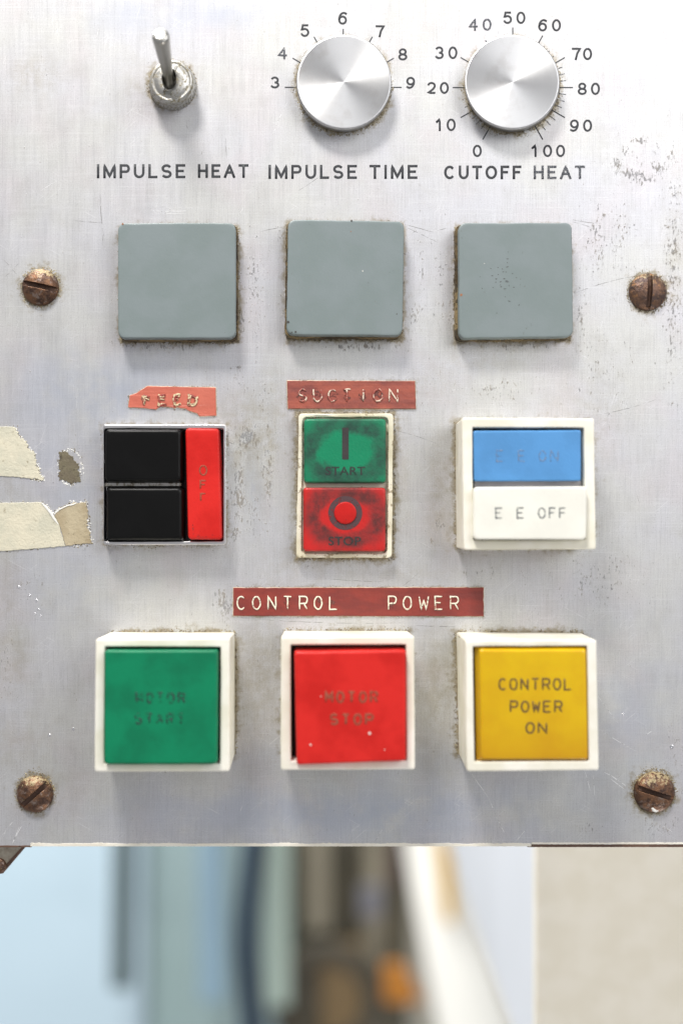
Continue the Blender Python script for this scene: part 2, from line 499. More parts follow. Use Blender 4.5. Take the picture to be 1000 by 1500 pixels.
M['grey'] = plastic('grey_cover_plastic', (0.185, 0.226, 0.224), 0.46, 0.04, dirt=0.45, dirtcol=(0.09, 0.09, 0.08), bumpd=0.15, col2=(0.195, 0.232, 0.236))
M['gasket'] = plastic('dirty_gasket', (0.10, 0.062, 0.025), 0.8, 0.4, dirt=1.2, dirtcol=(0.03, 0.022, 0.012), dirt_scale=0.15, col2=(0.26, 0.19, 0.09), bumpd=2.0)
def mat_yellow():
    t = NT('amber_plastic')
    lo = t.noise(0.02, 3)
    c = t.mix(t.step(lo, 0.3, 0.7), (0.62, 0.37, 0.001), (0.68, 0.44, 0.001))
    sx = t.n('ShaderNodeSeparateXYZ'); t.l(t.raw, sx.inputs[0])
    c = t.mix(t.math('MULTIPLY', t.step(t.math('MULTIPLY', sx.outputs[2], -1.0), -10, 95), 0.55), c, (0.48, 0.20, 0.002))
    t.set(col=c, rough=0.28, sss=0.25, normal=t.bump(lo, 0.6))
    t.b.inputs['Subsurface Radius'].default_value = (1, .5, .05); t.b.inputs['Subsurface Scale'].default_value = 10 * S
    return t.m
M['yellow'] = mat_yellow()
def mat_stain(name, col, stain, cx, cz, rx, rz, inner):
    """worn, thumb-polished middle with dark grime ring round it; centre given relative to the part's origin"""
    t = NT(name); sx = t.n('ShaderNodeSeparateXYZ'); t.l(t.raw, sx.inputs[0])
    u = t.math('DIVIDE', t.math('SUBTRACT', sx.outputs[0], cx), rx); v = t.math('DIVIDE', t.math('SUBTRACT', sx.outputs[2], cz), rz)
    d = t.math('SQRT', t.math('ADD', t.math('MULTIPLY', u, u), t.math('MULTIPLY', v, v)))
    d = t.math('ADD', d, t.math('MULTIPLY', t.math('SUBTRACT', t.noise(0.045, 6, 0.6), 0.5), 0.65))
    ring = t.math('MULTIPLY', t.step(d, inner - 0.18, inner + 0.06), t.math('SUBTRACT', 1.0, t.step(d, inner + 0.22, inner + 0.75)))
    blotch = t.step(t.noise(0.05, 7, 0.66), 0.35, 0.65)
    f = t.math('MULTIPLY', ring, t.math('ADD', 0.55, t.math('MULTIPLY', blotch, 0.42)))
    base = t.mix(t.noise(0.03, 3), tuple(c * .85 for c in col), tuple(min(1, c * 1.1) for c in col))
    t.set(col=t.mix(f, base, stain), rough=t.math('ADD', 0.36, t.math('MULTIPLY', f, 0.3)), normal=t.bump(t.noise(0.25, 4), 0.4))
    return t.m
M['dgreen'] = mat_stain('grimy_green_plastic', (0.001, 0.21, 0.095), (0.004, 0.045, 0.028), 0, 0, 56, 42, 0.78)
M['dred'] = mat_stain('grimy_red_plastic', (0.50, 0.013, 0.011), (0.075, 0.010, 0.009), 0, 0, 52, 40, 0.72)

def ink(name, col, wear, scale=0.35, rough=0.6):
    t = NT(name)
    n = t.noise(scale, 4, 0.6)
    a = t.math('SUBTRACT', 1.0, t.math('MULTIPLY', t.step(n, 0.62 - wear * 0.30, 0.74 - wear * 0.30), min(1.0, 0.35 + wear)))
    t.set(col=t.mix(t.noise(0.2, 3), col, tuple(min(1, c * 1.7 + 0.01) for c in col)), rough=rough, alpha=a)
    return t.m
M['ink'] = ink('black_print', (0.018, 0.02, 0.024), 0.18)
M['ink_worn'] = ink('worn_black_print', (0.05, 0.055, 0.065), 0.5, 0.55)
M['ink_button'] = ink('sunk_black_lettering', (0.012, 0.014, 0.014), 0.3)
M['ink_white_btn'] = ink('grey_engraving_paint', (0.11, 0.12, 0.12), 0.5)
M['ink_green'] = ink('faded_engraving_green', (0.006, 0.04, 0.028), 0.62, 0.22)
M['ink_red'] = ink('faded_engraving_red', (0.22, 0.045, 0.02), 0.35, 0.3)
M['ink_amber'] = ink('brown_engraving', (0.085, 0.045, 0.012), 0.35, 0.3)
M['ink_blue'] = ink('scuffed_engraving_blue', (0.13, 0.19, 0.29), 0.62, 0.4)

def mat_tape(name, col, col2, dirt=0.4):
    t = NT(name)
    n = t.noise((0.018, 0.02, 0.05), 4, 0.6)
    c = t.mix(t.step(n, 0.35, 0.68), col, col2)
    g = t.noise(0.16, 7, 0.66)
    c = t.mix(t.math('MULTIPLY', t.step(g, 0.68 - dirt * .08, 0.78 - dirt * .08), 0.55), c, (0.09, 0.035, 0.03))
    t.set(col=c, rough=0.42, normal=t.bump(t.noise(0.12, 5), 0.7)); return t.m
M['tape_feed'] = mat_tape('faded_orange_label_tape', (0.50, 0.125, 0.082), (0.56, 0.15, 0.10), 0.2)
M['tape_suction'] = mat_tape('faded_red_label_tape', (0.36, 0.092, 0.060), (0.21, 0.058, 0.048), 0.6)
M['tape_power'] = mat_tape('dark_red_label_tape', (0.25, 0.038, 0.027), (0.175, 0.030, 0.025), 0.5)
M['tape_edge'] = plastic('pale_tape_edge', (0.72, 0.62, 0.45), 0.6, 0.3, dirt=0.9, dirtcol=(0.12, 0.08, 0.05))
def mat_emboss(name, tape, pale, grimec, k):
    t = NT(name)
    n = t.noise(0.12, 5, 0.6); g = t.noise(0.17, 6, 0.65, vec=t.scl(t.p, (1, 1, -1)))
    c = t.mix(t.step(n, 0.62 - k * .3, 0.70 - k * .3), tape, pale)
    c = t.mix(t.step(g, 0.56, 0.64), c, grimec)
    t.set(col=c, rough=0.5); return t.m
M['emb_power'] = mat_emboss('stress_whitened_letters', (0.40, 0.15, 0.10), (0.78, 0.74, 0.60), (0.16, 0.12, 0.10), 0.95)
M['emb_suction'] = mat_emboss('grimy_whitened_letters', (0.34, 0.08, 0.06), (0.72, 0.60, 0.48), (0.11, 0.06, 0.05), 0.55)
M['emb_feed'] = mat_emboss('scraped_letters', (0.30, 0.05, 0.04), (0.66, 0.55, 0.34), (0.12, 0.07, 0.045), 0.5)
M['smudge'] = ink('dark_lettering_grime', (0.10, 0.028, 0.022), 0.75, 0.16)

def mat_residue(name, a, b, dark, amount):
    t = NT(name)
    c = t.mix(t.step(t.noise(0.025, 5, 0.6), 0.35, 0.65), a, b)
    c = t.mix(t.math('MULTIPLY', t.step(t.noise(0.14, 7, 0.68), 0.66 - amount, 0.78 - amount), 0.75), c, dark)
    t.set(col=c, rough=0.62, normal=t.bump(t.noise(0.2, 7, 0.65), 1.2)); return t.m
M['paper'] = mat_residue('yellowed_tape_paper', (0.64, 0.595, 0.46), (0.54, 0.52, 0.41), (0.25, 0.21, 0.13), 0.07)
M['paper_dirty'] = mat_residue('grimy_tape_paper', (0.36, 0.29, 0.18), (0.46, 0.39, 0.26), (0.14, 0.11, 0.065), 0.08)
M['glue'] = mat_residue('dark_glue_spot', (0.125, 0.10, 0.065), (0.17, 0.15, 0.09), (0.04, 0.032, 0.02), 0.12)
M['paper_torn'] = mat_residue('torn_white_paper', (0.78, 0.77, 0.72), (0.82, 0.80, 0.76), (0.4, 0.36, 0.3), -0.05)
def mat_metal(name, col, rough, stain=None, amt=0.0, aniso=0.0, bumpd=0.3, ns=0.2):
    t = NT(name)
    c = t.mix(t.noise(0.08, 4), tuple(x * .85 for x in col), col); f = 0.0
    if stain:
        f = t.step(t.noise(ns, 7, 0.68), 0.66 - amt, 0.76 - amt); c = t.mix(t.math('MULTIPLY', f, 0.85), c, stain)
        t.set(metal=t.math('SUBTRACT', 1.0, t.math('MULTIPLY', f, 0.8)), rough=t.math('ADD', rough, t.math('MULTIPLY', f, 0.35)))
    else: t.set(metal=1.0, rough=rough)
    t.set(col=c, normal=t.bump(t.noise(0.35, 5, 0.6), bumpd)); return t.m
M['chrome'] = mat_metal('tarnished_nickel', (0.56, 0.55, 0.52), 0.36, (0.20, 0.165, 0.09), 0.17)
M['lever'] = mat_metal('worn_lever_steel', (0.50, 0.49, 0.46), 0.3, (0.20, 0.18, 0.14), 0.04)
M['silverframe'] = mat_metal('silver_bezel_metal', (0.80, 0.79, 0.80), 0.3, (0.22, 0.17, 0.13), 0.04)
def mat_knob():
    t = NT('turned_aluminium')
    tg = t.n('ShaderNodeTangent'); tg.direction_type = 'RADIAL'; tg.axis = 'Y'
    sx = t.n('ShaderNodeSeparateXYZ'); t.l(t.raw, sx.inputs[0])
    r = t.math('SQRT', t.math('ADD', t.math('MULTIPLY', sx.outputs[0], sx.outputs[0]), t.math('MULTIPLY', sx.outputs[2], sx.outputs[2])))
    cv = t.n('ShaderNodeCombineXYZ'); t.l(r, cv.inputs[0])
    rings = t.noise((1.2, 1, 1), 5, 0.7, vec=cv.outputs[0])
    blot = t.noise(0.035, 5, 0.6)
    c = t.mix(rings, (0.56, 0.56, 0.56), (0.72, 0.72, 0.725))
    c = t.mix(t.math('MULTIPLY', t.step(blot, 0.5, 0.72), 0.35), c, (0.44, 0.42, 0.40))
    spk = t.step(t.noise(0.3, 3), 0.72, 0.78)
    c = t.mix(t.math('MULTIPLY', spk, 0.4), c, (0.35, 0.32, 0.28))
    t.set(col=c, metal=1.0, rough=t.math('ADD', 0.36, t.math('MULTIPLY', blot, 0.14)), aniso=0.78, tangent=tg.outputs[0],
          normal=t.bump(rings, 0.12, 0.5)); return t.m
M['knob'] = mat_knob()
def mat_rust(name, a, b, c_, dust):
    t = NT(name)
    c = t.mix(t.step(t.noise(0.07, 6, 0.65), 0.38, 0.60), a, b)
    c = t.mix(t.step(t.noise(0.13, 6, 0.65, vec=t.scl(t.p, (1, -1, 1))), 0.52, 0.66), c, c_)
    sx = t.n('ShaderNodeSeparateXYZ'); t.l(t.raw, sx.inputs[0])
    up = t.math('ADD', t.step(sx.outputs[2], 2, 26), -0.1)
    f = t.math('MULTIPLY', t.step(t.math('ADD', t.noise(0.2, 7, 0.68), t.math('MULTIPLY', up, 0.22)), 0.62, 0.72), dust)
    c = t.mix(f, c, (0.42, 0.33, 0.18))
    t.set(col=c, metal=t.math('MULTIPLY', t.math('SUBTRACT', 1.0, f), 0.8), rough=t.math('ADD', 0.26, t.math('MULTIPLY', t.noise(0.16, 4), 0.35)),
          normal=t.bump(t.noise(0.22, 7, 0.65), 1.2)); return t.m
M['rust'] = mat_rust('rusty_screw_steel', (0.075, 0.045, 0.035), (0.20, 0.105, 0.06), (0.25, 0.19, 0.16), 0.9)
M['rust2'] = mat_rust('rusty_brown_steel', (0.085, 0.06, 0.055), (0.17, 0.10, 0.07), (0.30, 0.16, 0.08), 0.5)
def mat_crumb():
    t = NT('grime_crumbs')
    oi = t.attr('tone')
    c = t.mix(oi, (0.085, 0.06, 0.03), (0.50, 0.43, 0.28)); c = t.mix(t.step(oi, 1.0, 1.3), c, (0.82, 0.81, 0.77))
    t.set(col=c, rough=0.9); return t.m
M['crumb'] = mat_crumb()
M['slot'] = plastic('slot_floor', (0.02, 0.014, 0.01), 0.9, 0.3)

# ------------------------------------------------------------------ the plate
COVERS = [((173, 327), (345, 326), (345.5, 495.5), (173, 495.5)),
          ((422, 321.5), (592, 324), (589, 492), (419.5, 490.5)),
          ((671.5, 326.5), (837, 326), (839, 493.5), (672, 496))]
FEED = [(190.5, 579.5), (201, 576), (216, 566), (316, 568), (317, 609), (293, 610), (289, 605.5), (277, 602), (272, 598.5), (250, 597), (236, 595.5), (229, 600), (212, 598), (188.5, 596.5)]
SCRAP1 = [(-40, 625), (14, 625), (24, 627), (26, 636), (36, 646), (44, 659), (51, 664), (53, 676), (57, 690), (64, 703), (45, 701), (20, 698), (-40, 697)]
SCRAP2 = [(-40, 738), (30, 736), (62, 736), (70, 744), (78, 752), (90, 744), (105, 738), (127, 736), (129, 755), (131, 775), (134, 796), (108, 799), (60, 803), (-40, 811)]
rects = []   # footprints for grime: x0 y0 x1 y1 strength sigma
for c in COVERS:
    c = FL(c, 34); rects.append((c[0][0] - 1, c[0][1] - 1, c[2][0] + 1, c[2][1] + 1, 1.0, 4.0))
rects += [(152, 622, 333, 799, 0.55, 4.5), (436, 605, 576, 818, 0.9, 5.0), (667, 619, 866, 801, 0.75, 5.0),
          (160, 926, 344, 1105, 0.85, 5.0), (414, 924, 598, 1102, 0.8, 5.0), (668, 926, 852, 1106, 0.8, 5.0),
          (420, 557, 609, 599, 0.42, 2.5), (341, 860, 708, 903, 0.5, 2.5), ]
circs = [(60, 421, 27, 0.75, 8), (948, 428, 28, 0.75, 7), (52, 1163, 27, 0.75, 6), (957, 1160, 30, 0.9, 8),
         (503, 125, 68, 1.0, 6), (750, 125, 68, 1.0, 6), (252, 124, 35, 0.8, 5)]
pits = [(362, 640, 24, 26, .95), (350, 720, 13, 60, .85), (392, 690, 11, 50, .75), (375, 760, 20, 40, .5), (328, 884, 16, 24, .95),
        (372, 420, 15, 80, .55), (352, 470, 10, 40, .6), (608, 470, 20, 40, .5), (645, 420, 16, 80, .45), (612, 380, 14, 60, .35),
        (872, 350, 22, 60, .5), (985, 400, 15, 170, .62), (862, 505, 35, 25, .45), (720, 570, 60, 25, .45), (905, 350, 25, 80, .4),
        (930, 255, 30, 9, .75), (903, 240, 8, 18, .85), (940, 206, 14, 7, .6), (985, 235, 12, 30, .5), (955, 240, 40, 30, .35), (250, 507, 70, 7, .6), (520, 508, 70, 8, .55),
        (760, 506, 70, 8, .55), (850, 450, 10, 50, .5), (395, 640, 25, 60, .4), (10, 980, 12, 60, .55), (60, 860, 45, 30, .3),
        (600, 560, 60, 30, .2), (880, 560, 60, 60, .3), (620, 880, 50, 20, .2), (990, 1110, 25, 60, .4), (640, 780, 18, 40, .45), (880, 850, 70, 40, .4),
        (350, 560, 40, 30, .35), (970, 1210, 40, 20, .5), (870, 1215, 40, 15, .35), (60, 560, 60, 20, .15), (700, 840, 60, 14, .3), (330, 640, 8, 15, .9), (345, 780, 10, 16, .9),
        (262, 142, 20, 22, .4), (660, 455, 9, 40, .6), (125, 800, 10, 14, .6), (410, 350, 8, 16, .5), (415, 450, 6, 40, .5), (455, 830, 40, 10, .35), (385, 580, 20, 30, .45)]
warms = [(372, 650, 26, 55, .6), (348, 660, 10, 40, .5), (397, 640, 12, 50, .6), (705, 520, 90, 25, .25), (640, 560, 50, 40, .2), (990, 380, 20, 120, .25), (870, 600, 60, 90, .15), (580, 840, 120, 14, .25), (15, 800, 20, 200, .3), (50, 110, 40, 30, .35), (375, 610, 60, 40, .45), (400, 600, 20, 60, .35), (380, 990, 32, 90, .45), (640, 1010, 26, 90, .45), (645, 720, 22, 90, .40),  # brown stains; strips beside the ivory frames paint in shade and reflections
         (590, 700, 14, 90, .25), (360, 660, 20, 20, .6), (30, 1090, 50, 60, .25), (20, 960, 30, 60, .35), (70, 1160, 60, 50, .25), (250, 125, 60, 50, .25), (200, 130, 16, 14, .3),
         (290, 1010, 90, 120, .0), (440, 830, 60, 30, .25)]
cools = [(520, 1190, 330, 45, .6), (230, 1190, 120, 45, .25), (150, 580, 120, 60, .55), (100, 690, 60, 60, .4), (120, 850, 90, 50, .25), (600, 1190, 260, 50, .5), (900, 1060, 90, 120, .35), (560, 1180, 90, 60, .35),  # bluish stain tint; lower patches paint in soft reflections below the buttons
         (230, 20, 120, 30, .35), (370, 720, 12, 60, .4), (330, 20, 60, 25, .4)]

XS = np.arange(-60, 1070.1, 3.0); YS = np.append(np.arange(-60, 1236.1, 3.0), 1239.0)
gx, gy = np.meshgrid(XS, YS)
grime = np.zeros_like(gx); pit = np.zeros_like(gx); warm = np.zeros_like(gx); cool = np.zeros_like(gx)
for x0, y0, x1, y1, a, s in rects:
    dx = np.maximum(np.maximum(x0 - gx, gx - x1), 0); dy = np.maximum(np.maximum(y0 - gy, gy - y1), 0)
    grime = np.maximum(grime, a * np.exp(-(np.hypot(dx, dy) / s) ** 1.2))
for x0, y0, r, a, s in circs:
    d = np.maximum(np.hypot(gx - x0, gy - y0) - r, 0)
    grime = np.maximum(grime, a * np.exp(-(d / s) ** 1.3))
def blobs(lst, arr):
    for x0, y0, rx, ry, a in lst:
        arr[:] = np.maximum(arr, a * np.exp(-((gx - x0) / rx) ** 2 - ((gy - y0) / ry) ** 2))
film = grime.copy() * 0
for x0, y0, x1, y1, a, s in rects:
    d = np.hypot(np.maximum(np.maximum(x0 - gx, gx - x1), 0), np.maximum(np.maximum(y0 - gy, gy - y1), 0)); film = np.maximum(film, min(1, a * 1.1) * np.exp(-d / (s * 1.7)))
for x0, y0, r, a, s in circs:
    d = np.maximum(np.hypot(gx - x0, gy - y0) - r, 0); film = np.maximum(film, a * np.exp(-d / (s * 1.3)))
for P_, a, s in ((FEED, .9, 3.0), (SCRAP1, .75, 3.0), (SCRAP2, .75, 3.0)):
    d = np.full_like(gx, 1e9)
    for (ax_, ay_), (bx_, by_) in zip(P_, P_[1:] + P_[:1]):
        ex, ey = bx_ - ax_, by_ - ay_; tt = np.clip(((gx - ax_) * ex + (gy - ay_) * ey) / (ex * ex + ey * ey + 1e-9), 0, 1)
        d = np.minimum(d, np.hypot(gx - ax_ - tt * ex, gy - ay_ - tt * ey))
    grime = np.maximum(grime, a * np.exp(-(d / s) ** 1.3))
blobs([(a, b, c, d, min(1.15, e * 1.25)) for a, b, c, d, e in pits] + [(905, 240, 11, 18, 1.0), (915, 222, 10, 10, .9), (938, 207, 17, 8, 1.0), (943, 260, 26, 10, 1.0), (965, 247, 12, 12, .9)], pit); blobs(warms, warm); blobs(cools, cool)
nv, nu = gx.shape
V = [wp(x, y, 0) for x, y in zip(gx.ravel(), gy.ravel())]
idx = np.arange(nv * nu).reshape(nv, nu)
quads = np.stack([idx[:-1, :-1], idx[1:, :-1], idx[1:, 1:], idx[:-1, 1:]], -1).reshape(-1, 4)
me = bpy.data.meshes.new('control_panel')
front = len(V)
# folded edge and back of the plate
ring = list(idx[0, :]) + list(idx[1:, -1]) + list(idx[-1, -2::-1]) + list(idx[-2:0:-1, 0])
extra = [Vector((V[i].x, 14 * S, V[i].z)) for i in ring]
n = len(ring)
side = [(int(ring[i]), int(ring[(i + 1) % n]), front + (i + 1) % n, front + i) for i in range(n)]
me.from_pydata([tuple(v) for v in V] + [tuple(v) for v in extra], [], [tuple(int(k) for k in q) for q in quads] + side + [tuple(range(front, front + n))[::-1]])
me.materials.append(M['plate']); me.update()
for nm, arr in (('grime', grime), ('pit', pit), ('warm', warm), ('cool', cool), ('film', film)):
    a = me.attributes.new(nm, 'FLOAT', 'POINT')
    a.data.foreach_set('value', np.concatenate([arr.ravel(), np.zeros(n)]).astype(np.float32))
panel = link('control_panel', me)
tag(panel, 'scratched brushed aluminium control panel carrying the knobs, switches and buttons', 'control panel')

# printed captions and scales
PH = 0.25
def caption(words, mats):
    for (word, x0, x1, y0, y1), m in zip(words, mats):
        W_ = {'I': .22, 'M': 1.0, 'W': 1.2, 'E': .76, 'L': .72, 'F': .74, 'S': .85, 'P': .82, 'T': .84, 'U': .86, 'H': .86, 'A': .96, 'C': .96, 'O': 1.0}
        gap = .30; tot = sum(W_[c] for c in word) + gap * (len(word) - 1); k = (x1 - x0) / tot; x = x0; spec = []
        for c in word: spec.append(('m' if c == 'M' else c, x, x + W_[c] * k)); x += (W_[c] + gap) * k
        stroke_word('caption', spec, y0, y1, 1.8, PH, m, panel, flat=0.06, butt=True)
caption([('IMPULSE', 142, 271.5, 240.5, 261), ('HEAT', 290, 364, 240.5, 260.5)], [M['ink']] * 2)
caption([('IMPULSE', 393, 522.5, 241.5, 262), ('TIME', 541, 611, 241.5, 262)], [M['ink']] * 2)
caption([('CUTOFF', 650, 763, 242.5, 262.5), ('HEAT', 781, 856, 242.5, 262.5)], [M['ink'], M['ink_worn']])
NUM1 = [('3', 396, 410, 112, 129.5), ('4', 407, 421.6, 69.5, 87), ('5', 440, 454, 35.6, 54), ('6', 495, 509, 17.4, 36), ('7', 550, 564, 37, 54.5),
        ('8', 583, 596.5, 70.7, 88.5), ('9', 594.5, 608, 112.5, 130)]
NUM2 = [('0', 692, 705.5, 212, 230), ('10', 641, 667, 173.6, 192), ('20', 625, 657, 120, 137.5), ('30', 636.5, 669.5, 68, 86.5), ('40', 686, 719.5, 27, 45),
        ('50', 736.5, 769, 17, 35), ('60', 787.5, 821, 28, 46), ('70', 837, 866.5, 70, 88), ('80', 845.5, 878, 121, 139), ('90', 834, 866.5, 175, 193), ('100', 781, 827, 212, 230)]
for (s_, x0, x1, y0, y1) in NUM1 + NUM2:
    n_ = len(s_); dw = 13.2; pitch = (x1 - x0 - dw) / max(1, n_ - 1)
    if s_.startswith('1'): spec = [('1', x0 - 4, x0 + 6)] + [(c, x1 - dw - (n_ - 2 - q) * 19.0, x1 - (n_ - 2 - q) * 19.0) for q, c in enumerate(s_[1:])]
    else: spec = [(c, x0 + q * pitch, x0 + q * pitch + dw) for q, c in enumerate(s_)]
    stroke_word('numeral', spec, y0, y1, 1.45, PH, M['ink_worn'] if s_ in ('4', '40') else M['ink'], panel, flat=0.06, butt=True)
def tick(cx, cy, ang, r0, r1, w):
    a = math.radians(ang); d = Vector((math.cos(a), -math.sin(a))); nn = Vector((d.y, -d.x)) * w / 2
    p, q = Vector((cx, cy)) + d * r0, Vector((cx, cy)) + d * r1
    mesh_obj('tick_mark', [(*(p + nn), PH), (*(q + nn), PH), (*(q - nn), PH), (*(p - nn), PH)], [(0, 1, 2, 3)], M['ink_worn' if w < 1.6 else 'ink'], panel)
for k in range(7): tick(502.5, 128, 180 - 30 * k, 62, 85.5, 1.7)
for k in range(41):
    v = k * 2.5
    if v % 10 == 0: tick(750.5, 128.3, 240 - 3 * v, 62, 88 if v != 40 else 80, 1.7)
    elif v < 14 or v > 60: tick(750.5, 128.3, 240 - 3 * v, 62, 78.5 if v > 70 else 76, 1.3)

# scratches
t = NT('bright_scratch'); t.set(col=(0.92, 0.92, 0.92), rough=0.35, metal=0.5, alpha=t.step(t.noise(0.12, 4), 0.36, 0.56)); M['scr'] = t.m
t = NT('dark_scratch'); t.set(col=(0.20, 0.19, 0.18), rough=0.6, metal=0.2, alpha=t.math('MULTIPLY', t.step(t.noise(0.09, 4), 0.36, 0.58), 0.7)); M['scrd'] = t.m
SCR = [((421, 150), (399, 200), .9, 0), ((884, 1131), (918, 1153), 1.3, 0), ((892, 1139), (914, 1156), 1.0, 0), ((690, 1133), (716, 1170), .8, 0), ((716, 1170), (744, 1230), .8, 0),
       ((856, 1130), (864, 1160), .8, 0), ((868, 1135), (870, 1170), .7, 0), ((35, 1205), (16, 1240), .9, 0), ((22, 1200), (0, 1232), .8, 0), ((30, 1208), (19, 1238), .7, 0),
       ((965, 1205), (986, 1220), .8, 0), ((980, 1163), (1000, 1153), .8, 0), ((870, 1012), (905, 1060), .7, 0), ((940, 1080), (960, 1066), .8, 0), ((880, 1070), (930, 1100), .7, 0),
       ((840, 430), (932, 404), .7, 1), ((590, 328), (640, 342), .7, 1), ((592, 332), (650, 360), .6, 1), ((838, 325), (870, 335), .8, 1), ((838, 322), (880, 327), .7, 1), ((640, 338), (668, 330), .8, 1),
       ((872, 608), (960, 585), .6, 1), ((147, 275), (152, 345), .8, 1), ((152, 340), (150, 360), .6, 1), ((380, 340), (415, 333), .7, 1), ((108, 323), (150, 326), .7, 1), ((577, 630), (640, 650), .6, 1),
       ((480, 848), (560, 852), .6, 1), ((608, 916), (668, 918), .7, 1), ((213, 308), (290, 308), 1.0, 0), ((225, 312), (275, 313), .8, 0), ((350, 905), (600, 912), .5, 1),
       ((5, 380), (25, 402), .6, 1), ((8, 405), (28, 385), .6, 1), ((60, 280), (85, 265), .7, 0), ((560, 1215), (545, 1238), .7, 0), ((770, 1215), (755, 1234), .7, 0)]
for i in range(34):
    x, y = random.uniform(20, 980), random.uniform(20, 1230); a = random.choice([random.gauss(90, 8), random.gauss(90, 8), random.uniform(0, 180)]); L = random.uniform(10, 45)
    SCR.append(((x, y), (x + math.cos(math.radians(a)) * L, y + math.sin(math.radians(a)) * L), random.uniform(.35, .6), random.random() < .4))
bright, dark = [], []
for p, q, w, dk in SCR:
    p, q = Vector(p), Vector(q); L = (q - p).length; nn = Vector(((q - p).y, -(q - p).x)).normalized(); k = max(3, int(L / 6)); V, Fc = [], []
    bow = random.uniform(-.03, .03) * L
    for i in range(k + 1):
        s = i / k; c = p.lerp(q, s) + nn * (4 * bow * s * (1 - s) + random.gauss(0, .12)); ww = w * (0.25 + 0.75 * math.sin(math.pi * min(1, max(0.02, s)))) * .5
        V += [(*(c + nn * ww), 0.15), (*(c - nn * ww), 0.15)]
    Fc = [(2 * i, 2 * i + 1, 2 * i + 3, 2 * i + 2) for i in range(k)]
    (dark if dk else bright).append((V, Fc))
for nm, L_, m_ in (('scratches', bright, 'scr'), ('dark_scratches', dark, 'scrd')):
    o = mesh_obj(nm, *joinVF(L_), M[m_], panel); o['kind'] = 'stuff'

M['dent'] = mat_metal('bare_dent_metal', (0.80, 0.80, 0.82), 0.25)
dents = [lathe(x, y, [(r * 1.4, .05), (r, .55), (r * .6, .35), (r * .2, .1)], seg=14) for x, y, r in
         [(28, 860, 1.6), (44, 872, 1.3), (54, 880, 1.5), (57, 893, 1.3), (52, 899, 1.2), (60, 902, 1.0), (983, 1094, 2.2), (108, 1068, 1.6), (73, 1077, 1.4), (912, 1046, 1.3), (300, 700, 1)]]
o = mesh_obj('dents', *joinVF(dents), M['dent'], panel, smooth=True); o['kind'] = 'stuff'

# chipped pale line and rust line along the lower edge
def edge_strip(name, x0, x1, y_top, y_bot, amp, mat, h0, h1, seed, step=2.5):
    r = random.Random(seed); xs = np.arange(x0, x1 + .1, step); top, bot = [], []
    for x in xs:
        a = mnoise.noise(Vector((x * .03, seed, 0))) * amp + mnoise.noise(Vector((x * .2, seed, 5))) * amp * .6
        top.append((float(x), y_top - a + r.gauss(0, .15)))
    poly = top + [(float(x), y_bot + mnoise.noise(Vector((x * .3, seed, 9))) * .35) for x in xs[::-1]]
    return poly_prism(name, poly, h0, h1, mat, panel, bev=0.2)
M['edgepale'] = mat_residue('chipped_cream_edge', (0.80, 0.77, 0.68), (0.72, 0.68, 0.58), (0.3, 0.22, 0.14), 0.0)
M['edgerust'] = mat_residue('rusty_edge', (0.085, 0.045, 0.03), (0.13, 0.07, 0.045), (0.02, 0.015, 0.012), 0.1)
edge_strip('pale_edge', 45, 778, 1235.4, 1239.6, 1.6, M['edgepale'], -6, 0.9, 2)
edge_strip('pale_edge', 778, 1066, 1234.2, 1236.6, 0.9, M['edgepale'], -6, 0.8, 5)
edge_strip('edge_rust', 772, 1066, 1236.8, 1240.8, 0.7, M['edgerust'], -8, 0.5, 8)
edge_strip('edge_rust', -56, 48, 1238.4, 1241.0, 0.4, M['edgerust'], -8, 0.4, 9)

# ------------------------------------------------------------------ crumbs of dirt along the edges (one mass, part of the plate)
cV, cF, cT = [], [], []
OCT = [(1, 0, 0), (-1, 0, 0), (0, 1, 0), (0, -1, 0), (0, 0, 1), (0, 0, -1)]
OF = [(0, 2, 4), (2, 1, 4), (1, 3, 4), (3, 0, 4), (2, 0, 5), (1, 2, 5), (3, 1, 5), (0, 3, 5)]
def crumb(x, y, s, tone):
    o = len(cV); a = random.uniform(0, 6.28); ca, sa = math.cos(a), math.sin(a); e = random.uniform(.6, 1.6)
    for u, v, w in OCT:
        j = random.uniform(.6, 1.3); px, py = u * s * e * j, v * s * j
        cV.append((x + px * ca - py * sa, y + px * sa + py * ca, w * s * .55 * j + s * .2))
        cT.append(tone)
    cF.extend(tuple(i + o for i in f) for f in OF)
def along_rect(x0, y0, x1, y1, n_, sig, smax, sides=(1, 1, 1, 1), tone=(0.1, 1.0)):
    n_ = int(n_ * .5); smax *= .85; sig *= 1.3
    for _ in range(n_):
        sd = random.choices(range(4), weights=[sides[0] * (x1 - x0), sides[1] * (y1 - y0), sides[2] * (x1 - x0), sides[3] * (y1 - y0)])[0]
        u = random.random(); d = abs(random.gauss(0, sig))
        x, y = [(x0 + u * (x1 - x0), y0 - d), (x1 + d, y0 + u * (y1 - y0)), (x0 + u * (x1 - x0), y1 + d), (x0 - d, y0 + u * (y1 - y0))][sd]
        if mnoise.noise(Vector((x * .04, y * .04, 2))) < random.uniform(-.5, .3): continue
        crumb(x, y, random.uniform(.35, smax) * (1.2 - min(1, d / (3 * sig))), random.uniform(*tone))
def along_circ(cx, cy, r, n_, sig, smax, tone=(0.15, 1.0), bias=None):
    n_ = int(n_ * .55); smax *= .9
    for _ in range(n_):
        a = random.uniform(0, 6.283); d = abs(random.gauss(0, sig)); x, y = cx + math.cos(a) * (r + d), cy + math.sin(a) * (r + d)
        if bias and random.random() > bias(a): continue
        if mnoise.noise(Vector((x * .06, y * .06, 7))) < random.uniform(-.5, .25): continue
        crumb(x, y, random.uniform(.35, smax) * (1.2 - min(1, d / (3 * sig))), random.uniform(*tone))
